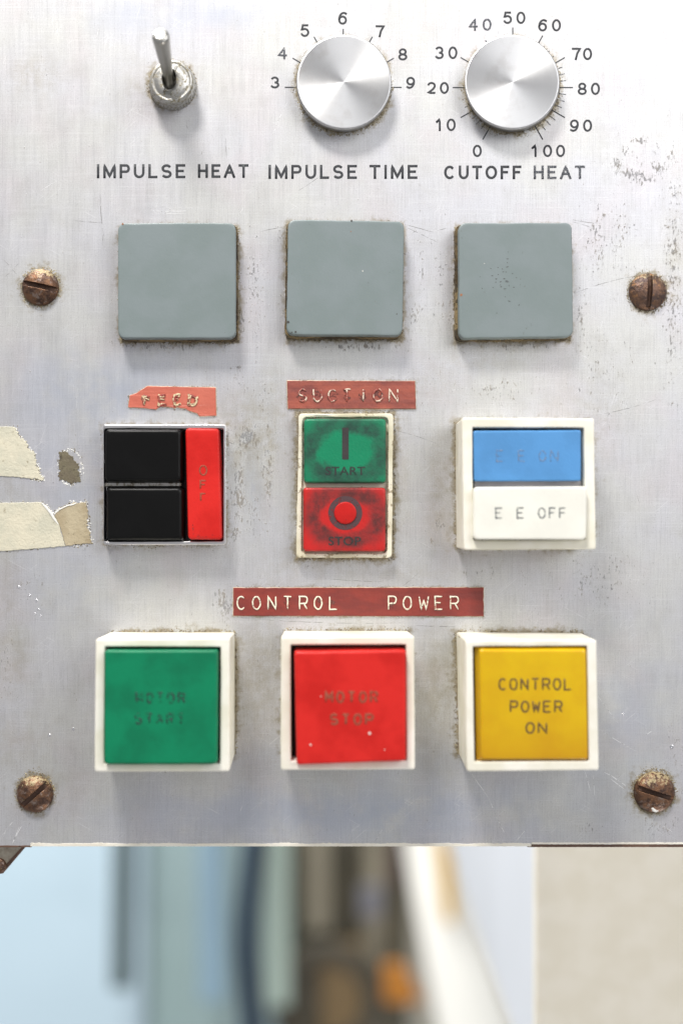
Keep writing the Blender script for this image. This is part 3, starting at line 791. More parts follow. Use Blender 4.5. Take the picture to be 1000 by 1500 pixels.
for (x0, y0, x1, y1, a, s) in rects[:3]: along_rect(x0, y0, x1, y1, 520, 2.2, 1.5)
along_rect(152, 622, 333, 799, 260, 3, 1.2, (.1, 1, 1, .1)); along_rect(435, 605, 576, 818, 420, 2.5, 1.3)
along_rect(667, 619, 866, 801, 300, 2.5, 1.3, (.5, .2, 1, 1.2)); along_rect(160, 925, 344, 1105, 420, 2.2, 1.6, (1.4, .8, .1, .1))
along_rect(415, 923, 598, 1102, 360, 2.2, 1.6, (1.4, .3, .1, .1)); along_rect(668, 925, 852, 1106, 420, 2.4, 1.6, (1.2, .2, .1, 1.0))
along_rect(420, 557, 609, 599, 160, 1.2, .9); along_rect(341, 860, 708, 903, 260, 1.2, .9, tone=(0, .5))
for cx_, cy_ in ((503, 125), (750, 125)): along_circ(cx_, cy_ + 2, 69.5, 1700, 4.0, 1.25, bias=lambda a: .45 + .55 * max(0, math.sin(a)))
along_circ(252, 126, 35, 200, 3, 1.1)
along_circ(60, 421, 26, 420, 4.5, 1.5, (.3, .95)); along_circ(948, 428, 27, 380, 4.0, 1.5, (.2, .9)); along_circ(52, 1160, 26, 380, 3.5, 1.6, (.2, .8)); along_circ(957, 1158, 29, 480, 4, 1.5, (.2, .7))
along_circ(52, 1143, 14, 160, 4, 1.9, (.3, .9), bias=lambda a: 1 if math.sin(a) < .2 else 0)
for P_ in (SCRAP1[2:11], SCRAP2[2:12]):
    for (ax_, ay_), (bx_, by_) in zip(P_, P_[1:]):
        for _ in range(int(math.hypot(bx_ - ax_, by_ - ay_) * 1.6)):
            u = random.random(); crumb(ax_ + (bx_ - ax_) * u + random.gauss(0, 1.6), ay_ + (by_ - ay_) * u + random.gauss(0, 1.6), random.uniform(.4, 1.5), 1.4 if random.random() < .6 else random.uniform(0, .6))
for _ in range(150):
    a = random.uniform(0, 6.28); crumb(103 + math.cos(a) * random.gauss(17, 1.5), 684 + math.sin(a) * random.gauss(26, 1.5), random.uniform(.4, 1.3), 1.4 if random.random() < .7 else .3)
dirt = mesh_obj('dirt_crumbs', cV, cF, M['crumb'], panel); dirt['kind'] = 'stuff'
at = dirt.data.attributes.new('tone', 'FLOAT', 'POINT'); at.data.foreach_set('value', cT)

# ------------------------------------------------------------------ toggle switch
tg = thing('toggle_switch', 252, 124, 'small tarnished metal toggle switch with its lever tilted up, left of the two round knobs', 'toggle switch')
def knurl(r, h, t): return r + (0.9 * math.sin(t * 44) if 4 < h < 17 else 0)
V, Fc = lathe(254, 128, [(34, 0), (34.5, 3), (33.5, 5), (33, 15), (32, 17), (31.5, 17.5)], seg=264, cap=True, fn=knurl)
mesh_obj('knurled_nut', V, Fc, M['chrome'], tg, smooth=True, wn=True)
bc = F(251, 118, 40)
V, Fc = lathe(*bc, [(31, 16), (31.6, 30), (31, 36), (29.2, 38.5), (27, 39), (26, 37.5), (24.5, 37.5), (23, 39.5), (15, 40), ], seg=96, cap=False)
V2, F2 = [], []
# bushing face with an oval opening for the lever
n = 96; o = len(V)
hole = F(248, 116, 40)
for lv, (k, h) in enumerate(((1, 40), (.93, 38), (.8, 8))):
    for i in range(n):
        a = 2 * math.pi * i / n
        V.append((hole[0] + math.cos(a) * 10.5 * k, hole[1] + math.sin(a) * 17.5 * k, h))
st = o - n
for lv in range(3):
    a0 = st if lv == 0 else o + (lv - 1) * n; b0 = o + lv * n
    for i in range(n): Fc.append((a0 + i, a0 + (i + 1) % n, b0 + (i + 1) % n, b0 + i))
Fc.append(tuple(range(o + 2 * n, o + 3 * n)))
me_b = mesh_obj('bushing', V, Fc, M['chrome'], tg, smooth=True, wn=True)
V, Fc = lathe(hole[0], hole[1], [(12, 8.5), (9, 9), (1, 9.2)], seg=32); mesh_obj('opening_floor', V, Fc, M['slot'], tg)  # near-black disc closing the bottom of the lever opening
b0 = F(248.5, 124, 22); t0 = F(235, 50, 128)
p0 = Vector((*b0, 12)); p1 = Vector((*t0, 126)); ax = (p1 - p0)
prof = [(0, 6.8), (.12, 7.0), (.3, 7.8), (.5, 9.2), (.7, 10.6), (.85, 11.7), (.93, 12.3), (.965, 12.2), (.985, 11.4), (.997, 9.6), (1.003, 6.5), (1.006, 3.0)]
V, Fc = sweep([tuple(p0 + ax * s) for s, r in prof], [r for s, r in prof], seg=40)
mesh_obj('lever', V, Fc, M['lever'], tg, smooth=True)

# ------------------------------------------------------------------ knobs
def knob(fx, fy, bx, by, label):
    k = thing('dial_knob', bx, by, label, 'knob', 'round aluminium dial knobs')
    h = 28.0; f = F(fx, fy, h)
    prof = [(62, 0.0), (66, 1.0), (67.5, 3), (68.6, 20), (69.0, 25), (68.8, 26.6), (68.0, 27.6), (66.8, 28.0), (66.0, 28.0)]
    prof += [(r, 28.0 - 0.7 * (1 - (r / 66) ** 2)) for r in (60, 50, 40, 30, 20, 12, 6, 2)]
    V, Fc = [], []
    seg = 160; L = []
    for r, hh in prof:
        s = min(1, hh / h); cx, cy = bx + (f[0] - bx) * s, by + (f[1] - by) * s
        L.append(([(cx + math.cos(2 * math.pi * i / seg) * r * 0.995, cy + math.sin(2 * math.pi * i / seg) * r * 0.995) for i in range(seg)], hh))
    V, Fc = loft(L)
    o = mesh_obj('knob_cap', V, Fc, M['knob'], None, smooth=True, origin=wp(f[0], f[1], 0), wn=True)
    o.parent = k; o.location = wp(f[0], f[1], 0) - k.location
    return k
knob(503.5, 120, 503, 127, 'brushed aluminium round knob inside the 3 to 9 scale, above IMPULSE TIME')
knob(749.5, 120, 749.5, 127, 'brushed aluminium round knob inside the 0 to 100 scale, above CUTOFF HEAT')

# ------------------------------------------------------------------ grey blanking covers
CL = ['plain grey square cover below the words IMPULSE HEAT', 'plain grey square cover below the words IMPULSE TIME', 'grey square cover with small black scuffs below the words CUTOFF HEAT']
GO = [(1.5, 3, 1.2), (-2.5, 4, -.5), (-3.0, 5, -.5)]
for i, c in enumerate(COVERS):
    cx = sum(p[0] for p in c) / 4; cy = sum(p[1] for p in c) / 4
    k = thing('blanking_cover', cx, cy, CL[i], 'cover', 'grey square covers over the empty switch holes')
    loop = rrect(0, 0, 0, 0, 10, 6, side=14, corners=c)
    cap_block('cover_plate', loop, 17, 34, 2.2, M['grey'], k, amp=0.7, seed=10 + i)
    gx_, gd, gr = GO[i]
    base = [(x + (gx_ if (x - cx) * gx_ > 0 else 0) + (1 if x > cx else -1) * .3, y + (0.8 if y > cy else -0.9)) for x, y in FL(loop, 34)]
    gl = ragged(base, 3, amp=0.9, seed=20 + i)
    poly_prism('gasket', gl, 0, 17.5, M['gasket'], k, bev=0.5)
# paint chips on covers
def fleck(parent, x, y, h, r, mat, seed, name='chip'):
    rr = random.Random(seed); x, y = F(x, y, h)
    poly = [(x + math.cos(a) * r * rr.uniform(.5, 1.2), y + math.sin(a) * r * rr.uniform(.5, 1.2)) for a in np.linspace(0, 2 * math.pi, 9)[:-1]]
    return poly_prism(name, poly, h - 1, h + .25, mat, parent, bev=.1)
cov = [o for o in SC.objects if o.name.startswith('blanking_cover')]
M['chipdark'] = plastic('dark_chip', (0.05, 0.045, 0.04), 0.8)
M['chippale'] = plastic('pale_chip', (0.75, 0.72, 0.65), 0.7)
M['chiprust'] = plastic('rust_chip', (0.30, 0.13, 0.06), 0.8)
for j, (ci, x, y, r, m) in enumerate([(1, 422, 472, 2.2, 'chipdark'), (1, 433, 486, 2.0, 'chipdark'), (1, 427, 487, 1.3, 'chipdark'), (1, 581, 460, 1.2, 'chipdark'), (1, 514, 339, 1.0, 'chiprust'), (1, 531, 397, .9, 'chippale'),
                                  (2, 675, 432, 2.2, 'chiprust'), (2, 709, 386, .9, 'chippale'), (1, 515, 323.5, 1.8, 'chipdark'), (0, 180, 328, 1.8, 'chiprust')]):
    fleck(cov[ci], x, y, 34, r, M[m], j)
parts = []
for j in range(34):
    x = random.gauss(733, 9); y = random.gauss(405, 13); L = random.uniform(1, 4); a = random.gauss(0, .4)
    if j > 27: x, y = random.uniform(690, 760), random.uniform(380, 470)
    p = F(x, y, 34.2); q = F(x + math.cos(a) * L, y - math.sin(a) * L, 34.2)
    parts.append(sweep([(*p, 34.05), ((p[0] + q[0]) / 2, (p[1] + q[1]) / 2, 34.15), (*q, 34.05)], [.2, .5, .2], seg=6, flat=.4))
o = mesh_obj('scuffs', *joinVF(parts), M['chipdark'], cov[2]); o['kind'] = 'stuff'

# ------------------------------------------------------------------ screws
def screw(x, y, r, ang, mat, label, slot=3.6, hgt=16, depth=11, seed=0):
    k = thing('slotted_screw', x, y, label, 'screw', 'rusty slotted screws in the corners of the panel')
    vs = sorted(set([r * math.sin(math.radians(a)) for a in range(-90, 91, 6)] + [slot + .8, -slot - .8]))
    vs = [v for v in vs if abs(v) > slot + .5]
    rows = [(v, 'd') for v in vs if v < 0] + [(-slot, 'd'), (-slot + .3, 's'), (0, 's'), (slot - .3, 's'), (slot, 'd')] + [(v, 'd') for v in vs if v > 0]
    V, Fc = [], []; nu_ = 33; ca, sa = math.cos(math.radians(ang)), math.sin(math.radians(ang))
    for v, kd in rows:
        w = math.sqrt(max(r * r - v * v, .01))
        for i in range(nu_):
            s = math.sin(math.radians(-90 + 180 * i / (nu_ - 1))); u = s * w
            q = min(1, (u * u + v * v) / (r * r)); hh = hgt * math.sqrt(max(0, 1 - q)) ** .9
            hh += 0.7 * mnoise.noise(Vector((u * .14, v * .14, seed * 3.1))) * min(1, hh / 3)
            if kd == 's': hh = min(hh, hgt - depth + .5 * mnoise.noise(Vector((u * .2, v, seed))))
            X, Y = x + u * ca - v * sa, y + u * sa + v * ca
            V.append((X, Y, hh))
    for a in range(len(rows) - 1):
        for i in range(nu_ - 1): Fc.append((a * nu_ + i, a * nu_ + i + 1, (a + 1) * nu_ + i + 1, (a + 1) * nu_ + i))
    o = mesh_obj('screw_head', V, Fc, mat, k)
    # smooth dome, crisp slot walls
    for p in o.data.polygons:
        row = p.index // (nu_ - 1); kinds = rows[row][1] + rows[row + 1][1]
        p.use_smooth = kinds == 'dd'
    f = mesh_obj('slot_floor', [(x + u * ca - v * sa, y + u * sa + v * ca, hgt - depth + .9 + .8 * mnoise.noise(Vector((u * .25, v, seed + 9)))) for v in (-slot + .5, 0, slot - .5) for u in np.linspace(-r * .8, r * .8, 24)],
                 [(a * 24 + i, a * 24 + i + 1, (a + 1) * 24 + i + 1, (a + 1) * 24 + i) for a in range(2) for i in range(23)], M['edgerust'], k)  # dark rust-brown strip along the slot bottom
    return k
screw(60, 421, 27, 12, M['rust'], 'rusty slotted screw left of the grey covers, yellow dust on its upper half', seed=1)
screw(947.5, 428, 27.5, 94, M['rust2'], 'brown slotted screw right of the grey covers, its slot upright', seed=2)
screw(52, 1163, 27, -41, M['rust'], 'orange-brown slotted screw at the bottom left corner, its slot slanting up to the right', seed=3)
s4 = screw(957, 1160, 30, 17, M['rust'], 'dirt-crusted slotted screw at the bottom right corner with a white paint blob', seed=4)
V, Fc = sweep([(953.5, 1177, 9), (952.5, 1181, 9.5), (954.5, 1184.5, 8.5), (958, 1186, 7.5), (962, 1185, 7.5)], [1.6, 2.4, 2.8, 2.4, 1.3], seg=10)
mesh_obj('paint_blob', V, Fc, M['paper_torn'], s4, smooth=True)

# ------------------------------------------------------------------ embossed label tapes
def tape(name, poly, label, mat, amp):
    xs = [p[0] for p in poly]; ys = [p[1] for p in poly]; org = (sum(xs) / len(xs), sum(ys) / len(ys))
    k = thing(name, *org, label, 'label tape')
    pl = ragged(poly, 3, amps=amp, seed=len(poly))
    poly_prism('tape_backing', shrink(pl, -0.7), 0, 1.0, M['tape_edge'], k, bev=.2)
    poly_prism('tape_strip', pl, 0.5, 3.0, mat, k, bev=.6, hvar=.3)
    return k
tf = tape('label_tape', [(190.5, 579.5), (201, 576), (216, 566), (316, 568), (317, 609), (293, 610), (289, 605.5), (277, 602), (272, 598.5), (250, 597), (236, 595.5), (229, 600), (212, 598), (188.5, 596.5)],
          'torn orange-red label tape with scraped letters above the black and red buttons', M['tape_feed'], [.3, .3, .2, .15, .2, .5, .9, .9, .8, .8, .8, .8, .6, .3])
ts = tape('label_tape', [(420.5, 558), (607.5, 558.5), (608.5, 599), (421.5, 599)], 'faded red label tape embossed with the word SUCTION', M['tape_suction'], [.15, .4, .15, .2])
tp = tape('label_tape', [(342, 861), (707.5, 860.5), (707.5, 902.5), (342, 902)], 'long dark red label tape embossed with the words CONTROL POWER', M['tape_power'], [.25, .3, .25, .2])
stroke_word('embossed_lettering', [(c, x, x + w) for c, x, w in (('C', 346.5, 14), ('O', 369, 13.5), ('N', 391.5, 13.5), ('T', 414.5, 13.5), ('R', 437.5, 13.5), ('O', 459, 13.5), ('L', 481.5, 13),
            ('P', 567.5, 13.5), ('O', 589, 14), ('W', 612, 16), ('E', 635.5, 12.5), ('R', 658, 13.5))], 872.5, 893.5, 1.15, 3.4, M['emb_power'], tp, flat=1.0, jit=.5)
stroke_word('embossed_lettering', [('S', 436, 450), ('U', 458, 472), ('C', 480, 494), ('T', 501, 514.5), ('I', 527, 536), ('O', 545, 561), ('N', 568.5, 583)], 569.5, 589.5, 1.25, 3.5, M['emb_suction'], ts, flat=1.0, jit=.7)
stroke_word('embossed_lettering', [('F', 209, 222), ('E', 231, 245), ('E', 254, 267), ('D', 275, 291)], 577.5, 595, 1.7, 3.3, M['emb_feed'], tf, flat=1.0, jit=3.0)
stroke_word('embossed_lettering', [('F', 211, 221), ('E', 233, 244), ('F', 256, 266), ('D', 278, 289)], 580, 593, 1.2, 3.9, M['emb_feed'], tf, flat=1.0, jit=4.0)
def grime_spots(parent, lst, h, mat):
    for j, (x, y, rx, ry) in enumerate(lst):
        rr = random.Random(j + int(x)); poly = [(x + math.cos(a) * rx * rr.uniform(.6, 1.15), y + math.sin(a) * ry * rr.uniform(.6, 1.15)) for a in np.linspace(0, 2 * math.pi, 15)[:-1]]
        poly_prism('grime_spot', poly, h - .3, h + .12 + j * .01, mat, parent, bev=.05)
grime_spots(ts, [(443, 582, 9, 8), (464, 580, 8, 9), (487, 580, 9, 9), (508, 580, 8, 9), (531, 580, 6, 9), (575, 584, 6, 7), (553, 582, 8, 9)], 3.2, M['smudge'])
grime_spots(tp, [(421, 883, 6, 8), (465, 884, 9, 9), (486, 884, 6, 7), (398, 886, 6, 6), (572, 886, 6, 7)], 3.2, M['smudge'])

# ------------------------------------------------------------------ feed switch
fs = thing('selector_switch', 242, 711, 'silver framed switch block with two black buttons and a narrow red OFF button', 'push button switch')
ob = rrect(155, 627, 331, 795, 3, 3, 10); of = rrect(151.5, 622, 331, 798, 3, 3, 10); op = rrect(153.5, 627.5, 327.5, 793.5, 3, 3, 10)
bezel('metal_frame', ob, of, op, 34, 6, 0.9, M['silverframe'], fs, amp=.5)
mesh_obj('recess', *loft([(rrect(156, 629, 329, 793, 1, 2, 4), 6), (rrect(156, 629, 329, 793, 1, 2, 4), 12)]), M['darkgap'], fs)
mesh_obj('divider', *loft([(rrect(157, 708, 268, 712.5, 1, 2, 4), 6), (rrect(157, 708, 268, 712.5, 1, 2, 4), 26)]), M['chrome'], fs)
cap_block('black_button', rrect(154, 629, 265.5, 705, 5, 5, 6), 6, 44, 4.5, M['black'], fs, draft=2.5)
cap_block('black_button', rrect(156.5, 714.5, 267, 791, 5, 5, 6), 6, 44, 4.5, M['black'], fs, draft=2.5, seed=4)
rb = cap_block('red_button', rrect(0, 0, 0, 0, 5, 5, 6, corners=[(271.5, 627.5), (320.5, 628), (325, 790.5), (275.5, 790)]), 6, 42, 3.0, M['red'], fs, draft=2)
stroke_word('engraved_letters', [('O', 291.5, 304)], 681, 697, 1.2, 42.05, M['ink_red'], rb, flat=.25, map_h=42)
stroke_word('engraved_letters', [('F', 292.5, 303)], 703, 717, 1.2, 42.05, M['ink_red'], rb, flat=.25, map_h=42, missing=None)
stroke_word('engraved_letters', [('F', 293, 302.5)], 722, 735, 1.2, 42.05, M['ink_red'], rb, flat=.25, map_h=42, missing={0: [1]})
M['smear'] = ink('brown_smear', (0.12, 0.03, 0.025), 0.9, 0.13)
for nm, poly in (('smear', [(281, 764), (288, 762), (289, 776), (302, 778), (317, 785), (314, 787), (283, 786)]), ('smear', [(274, 736), (285, 736), (281, 741)])):
    pl = [F(x, y, 42) for x, y in ragged(poly, 3, amp=.8, seed=3)]
    poly_prism(nm, pl, 41.8, 42.15, M['smear'], rb, bev=.05)

# ------------------------------------------------------------------ suction start / stop station
ss = thing('start_stop_switch', 505, 711, 'yellowed switch block with green START and red STOP buttons under the SUCTION label', 'push button switch')
ob = rrect(0, 0, 0, 0, 6, 4, 12, corners=[(439, 608), (575, 608), (571, 815), (435, 815)]); of = rrect(0, 0, 0, 0, 6, 4, 12, corners=[(437.5, 605.5), (576, 605.5), (574, 817), (433.5, 817)])
op = rrect(0, 0, 0, 0, 7, 4, 12, corners=[(443, 611), (569, 611), (567, 811), (441, 811)])
bezel('switch_frame', ob, of, op, 22, 15, 1.6, M['aged_ivory'], ss, amp=.8)
def origin_shift(o, x, y, h):
    """move an object's own origin (material centre) without moving its shape"""
    new = wp(x, y, h); cur = Vector((0, 0, 0)); q = o
    while q is not None: cur = cur + q.location; q = q.parent
    d = new - cur; o.data.transform(Matrix.Translation(-d)); o.location = o.location + d
gb = cap_block('start_button', rrect(445.5, 613.5, 565, 707, 5, 5, 8), 10, 30, 3, M['dgreen'], ss, draft=1)
origin_shift(gb, *F(507, 662, 30), 30)
db = cap_block('stop_button', rrect(444.5, 714.5, 564.5, 807.5, 5, 5, 8), 10, 30, 3, M['dred'], ss, draft=1, seed=8)
origin_shift(db, *F(506, 757, 30), 30)
a, b = F(501.5, 627, 30), F(509.8, 672.5, 30)
M['groove'] = plastic('dirty_groove', (0.035, 0.03, 0.03), 0.7, 0.3, dirt=.5, dirtcol=(.12, .10, .08))
mesh_obj('start_bar', *loft([(rrect(a[0] - .6, a[1] - .6, b[0] + .6, b[1] + .6, 1, 2), 29.6), (rrect(a[0] - .6, a[1] - .6, b[0] + .6, b[1] + .6, 1, 2), 30.3), (rrect(a[0], a[1], b[0], b[1], .8, 2), 30.25)]), M['groove'], gb)
printed('start_lettering', [('START', 476.5, 534.5, 683.5, 696, 1.1)], 30.3, M['ink_button'], gb, 0.02, map_h=30)
rc = F(505.5, 751.5, 30)
V, Fc = lathe(*rc, [(24.6, 29.6), (24.4, 30.3), (16.2, 30.3), (15.8, 30.6)], cap=False, seg=72)
M['ringink'] = ink('worn_ring_ink', (0.05, 0.022, 0.025), 0.25, 0.2)
mesh_obj('stop_ring', V, Fc, M['ringink'], db)
V, Fc = lathe(*rc, [(16.2, 29.8), (16.0, 31.6), (15.2, 32.2), (14, 32.3), (3, 32.3)], seg=72)
M['dulred'] = plastic('dull_red_plastic', (0.47, 0.012, 0.010), 0.4, 0.15, dirt=.5, dirtcol=(.12, .02, .015))
M['dulred'].node_tree.nodes['Principled BSDF'].inputs['Specular IOR Level'].default_value = 0.25
mesh_obj('stop_disc', V, Fc, M['dulred'], db, smooth=True, wn=True)
printed('stop_lettering', [('STOP', 481, 528.5, 786, 799, 1.1)], 30.3, M['ink_button'], db, 0.02, map_h=30)

# ------------------------------------------------------------------ E E on / off switch
es = thing('selector_switch', 767, 711, 'ivory framed switch with a blue E E ON and a white E E OFF button', 'push button switch')
ob = rrect(0, 0, 0, 0, 3, 3, 12, corners=[(667, 620), (853, 620), (853, 803), (668, 803)])
of = rrect(0, 0, 0, 0, 3, 3, 12, corners=[(676.5, 612), (869.5, 613), (872.5, 804.5), (679, 806)])
op = rrect(0, 0, 0, 0, 2, 3, 12, corners=[(691.5, 626), (854.5, 626.5), (857, 791), (692.5, 791.5)])
bezel('switch_frame', ob, of, op, 92, 60, 2.0, M['ivory'], es)
mesh_obj('recess', *loft([(FL(rrect(692.5, 627, 856, 790, 2, 3, 4), 61), 60), (FL(rrect(692.5, 627, 856, 790, 2, 3, 4), 61), 61)]), M['darkgap'], es)
M['gapgrey'] = plastic('grey_button_edge', (0.36, 0.33, 0.33), .5, .2, dirt=.4)
mesh_obj('divider', *loft([(FL(rrect(694, 704, 850, 714, 1, 2, 4), 80), 61), (FL(rrect(694, 704, 850, 714, 1, 2, 4), 80), 84)]), M['gapgrey'], es)
bb = cap_block('blue_button', rrect(0, 0, 0, 0, 3, 4, 8, corners=[(693, 631), (850.5, 630), (850.5, 704.5), (694, 705)]), 61, 94, 2.2, M['blue'], es)
wb = cap_block('white_button', rrect(0, 0, 0, 0, 6, 5, 8, corners=[(693.5, 713.5), (859.5, 712.5), (858, 790.5), (693, 790.5)]), 88, 104, 2.6, M['white'], es, seed=6)
cap_block('button_stem', rrect(695, 716, 853, 788, 3, 3), 60, 89, 1, M['white'], es)
stroke_word('engraved_letters', [('E', 724.5, 736), ('E', 756, 767.5), ('O', 787, 799), ('F', 803, 814), ('F', 818, 829)], 743, 760, 1.15, 104.05, M['ink_white_btn'], wb, flat=.25, map_h=104, jit=.3)
stroke_word('engraved_letters', [('E', 726, 737), ('E', 758, 769), ('O', 788, 800), ('N', 805, 818)], 659, 677, 1.15, 94.05, M['ink_blue'], bb, flat=.25, map_h=94, jit=.6)

# ------------------------------------------------------------------ three big square push buttons
def big(name, label, base, frontc, openc, capc, h1, hc, mat, bev, tilt=(0, 0), seed=0, capname='button_cap'):
    cx = sum(p[0] for p in base) / 4; cy = sum(p[1] for p in base) / 4
    k = thing(name, cx, cy, label, 'push button', 'large square push buttons in the bottom row')
    R = lambda c, r, s=14: rrect(0, 0, 0, 0, r, 3, s, corners=c)
    bezel('button_frame', R(base, 3), R(frontc, 3), R(openc, 2), h1, h1 - 45, 2.0, M['ivory'], k, seed=seed)
    ins = [(x + (1.5 if x < cx else -1.5), y + (1.5 if y < cy else -1.5)) for x, y in openc]
    mesh_obj('recess', *loft([(FL(R(ins, 2), h1 - 44), h1 - 44), (FL(R(ins, 2), h1 - 44), h1 - 43)]), M['darkgap'], k)
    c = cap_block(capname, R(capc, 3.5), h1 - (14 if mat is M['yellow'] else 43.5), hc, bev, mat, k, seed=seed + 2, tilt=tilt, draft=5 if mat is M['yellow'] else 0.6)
    return k, c
g, gc = big('push_button', 'large green square MOTOR START push button in an ivory frame', [(160, 926), (344, 926), (344, 1106), (160, 1106)],
            [(140.5, 936), (336.5, 934.5), (336.5, 1130), (138.5, 1130.5)], [(153.5, 947), (323.5, 947.5), (322.5, 1119), (152.5, 1119)],
            [(153.5, 953), (319, 953), (318, 1118.5), (153, 1119.5)], 122, 136, M['green'], 3.0, seed=31)
r_, rc_ = big('push_button', 'large red square MOTOR STOP push button sitting slightly askew in an ivory frame', [(415, 924), (598, 924), (597, 1104), (414, 1104)],
              [(411.5, 933), (606.5, 932), (607.5, 1127), (411, 1128)], [(425.5, 944.5), (594.5, 944), (595.5, 1114.5), (426, 1115)],
              [(431, 955), (594.5, 952.5), (594.5, 1114.5), (434.5, 1120.5)], 122, 138, M['red'], 3.5, seed=41)
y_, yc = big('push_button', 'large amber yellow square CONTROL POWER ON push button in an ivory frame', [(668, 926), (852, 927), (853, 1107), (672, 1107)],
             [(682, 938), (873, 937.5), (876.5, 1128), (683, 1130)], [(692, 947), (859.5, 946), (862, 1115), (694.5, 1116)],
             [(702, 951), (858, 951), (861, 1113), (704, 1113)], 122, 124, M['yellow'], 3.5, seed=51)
H = 136
stroke_word('engraved_letters', even('MOTOR', 198, 272), 1013.5, 1031, 1.7, H + .05, M['ink_green'], gc, flat=.2, map_h=H, jit=.4)
stroke_word('engraved_letters', even('START', 197, 271), 1044, 1061.5, 1.7, H + .05, M['ink_green'], gc, flat=.2, map_h=H, jit=.4)
H = 138
stroke_word('engraved_letters', even('MOTOR', 475.5, 554), 1012, 1030, 1.7, H + .05, M['ink_red'], rc_, flat=.2, map_h=H, jit=.3)
stroke_word('engraved_letters', even('STOP', 482.5, 547.5), 1045, 1062.5, 1.7, H + .05, M['ink_red'], rc_, flat=.2, map_h=H, jit=.3)
for j, (x, y, r) in enumerate([(541, 1074, 2.2), (455, 1091, 1.5), (563, 1098, .9), (470, 1020, .8)]): fleck(rc_, x, y, 138, r, M['chippale'], 50 + j)
H = 124
stroke_word('engraved_letters', even('CONTROL', 729.5, 837.5), 993, 1011.5, 1.3, H + .05, M['ink_amber'], yc, flat=.2, map_h=H, jit=.3)
stroke_word('engraved_letters', even('POWER', 746, 823.5), 1026, 1044, 1.3, H + .05, M['ink_amber'], yc, flat=.2, map_h=H, jit=.3)
stroke_word('engraved_letters', even('ON', 769, 801), 1057.5, 1075, 1.3, H + .05, M['ink_amber'], yc, flat=.2, map_h=H, jit=.3)

# ------------------------------------------------------------------ remains of old tape
p1_ = [(-40, 625), (14, 625), (24, 627), (26, 636), (36, 646), (44, 659), (51, 664), (53, 676), (57, 690), (64, 703), (45, 701), (20, 698), (-40, 697)]
k = poly_prism('tape_residue', ragged(p1_, 2, amps=[.5, .9, 1.6, 2, 2, 2, 2, 2, 2, 1.2, .6, .6, 0], seed=2), 0, 1.6, M['paper'], None, origin=wp(20, 665), bev=.5)
tag(k, 'upper scrap of yellowed tape with a torn right end at the left edge', 'tape scrap')
p2_ = [(-40, 738), (30, 736), (62, 736), (70, 744), (78, 752), (90, 744), (105, 738), (112, 736), (127, 736), (129, 755), (131, 775), (134, 796), (108, 799), (60, 803), (-40, 811)]
k = thing('tape_residue', 50, 770, 'lower longer scrap of yellowed tape with a grimy right end at the left edge', 'tape scrap')
poly_prism('clean_strip', ragged([(-40, 738), (30, 736), (62, 736), (70, 744), (80, 756), (87, 768), (96, 800), (60, 803), (-40, 811)], 2, amps=[.4, .5, 1, 1, .4, .4, .4, .3, 0], seed=5), 0, 1.7, M['paper'], k, bev=.5)
poly_prism('grimy_end', ragged([(80.5, 755), (90, 745), (105, 738), (127, 736), (129, 755), (131, 778), (134, 796), (96.5, 799.6), (87.5, 768)], 2, amps=[.8, 1, 1.3, 1.8, 1.8, 1.8, .8, .3, .3], seed=6), 0, 1.5, M['paper_dirty'], k, bev=.5)
V, Fc = sweep([(62, 737, 1.8), (68, 743, 2.2), (74, 750, 2.6), (80, 760, 2.4), (86, 768, 1.8)], [1, 1.6, 1.9, 1.6, .7], seg=8, flat=.4); mesh_obj('torn_edge', V, Fc, M['paper_torn'], k)
V, Fc = sweep([(80, 753, 1.8), (88, 746, 2.2), (100, 740.5, 2.2), (108, 739, 2.0), (113, 736.5, 1.8)], [.7, 1.0, .9, 1.1, .6], seg=8, flat=.4); mesh_obj('torn_edge', V, Fc, M['paper_torn'], k)
k = poly_prism('glue_spot', ragged([(91, 659), (96, 660), (104, 668), (112, 676), (117, 684), (117, 700), (119, 705), (107, 708), (96, 706), (88, 700), (87, 680), (89, 670), (86, 664)], 1.4, amp=2.0, seed=8), 0, 1.0, M['glue'], None, origin=wp(102, 684), bev=.4)
tag(k, 'dark brown glue spot with a ragged pale rim right of the upper tape scrap', 'glue spot')

# ------------------------------------------------------------------ bracket behind the lower left corner
br = thing('mounting_bracket', 0, 1250, 'rusty bracket with flaking pale paint under the lower left corner of the panel', 'bracket', h=-40)
def BK(pts, h): return [F(x, y, h) for x, y in pts]
M['brkt'] = mat_residue('flaking_bracket_paint', (0.40, 0.37, 0.30), (0.13, 0.07, 0.045), (0.05, 0.03, 0.02), 0.06)
poly_prism('bracket_plate', ragged(BK([(-50, 1215), (52, 1215), (33, 1245), (3, 1278), (-50, 1282)], -30), 3, amp=.4, seed=1), -60, -30, M['brkt'], br, bev=1)
poly_prism('bracket_rim', BK([(38, 1238), (36, 1243), (5, 1279.5), (-3, 1280), (32, 1241)], -28), -58, -28, M['edgerust'], br, bev=.6)
V, Fc = lathe(*F(-3, 1270, -20), [(11, -30), (12, -26), (11, -22), (8, -20), (2, -19)], seg=24); mesh_obj('bracket_bolt', V, Fc, M['rust'], br, smooth=True)

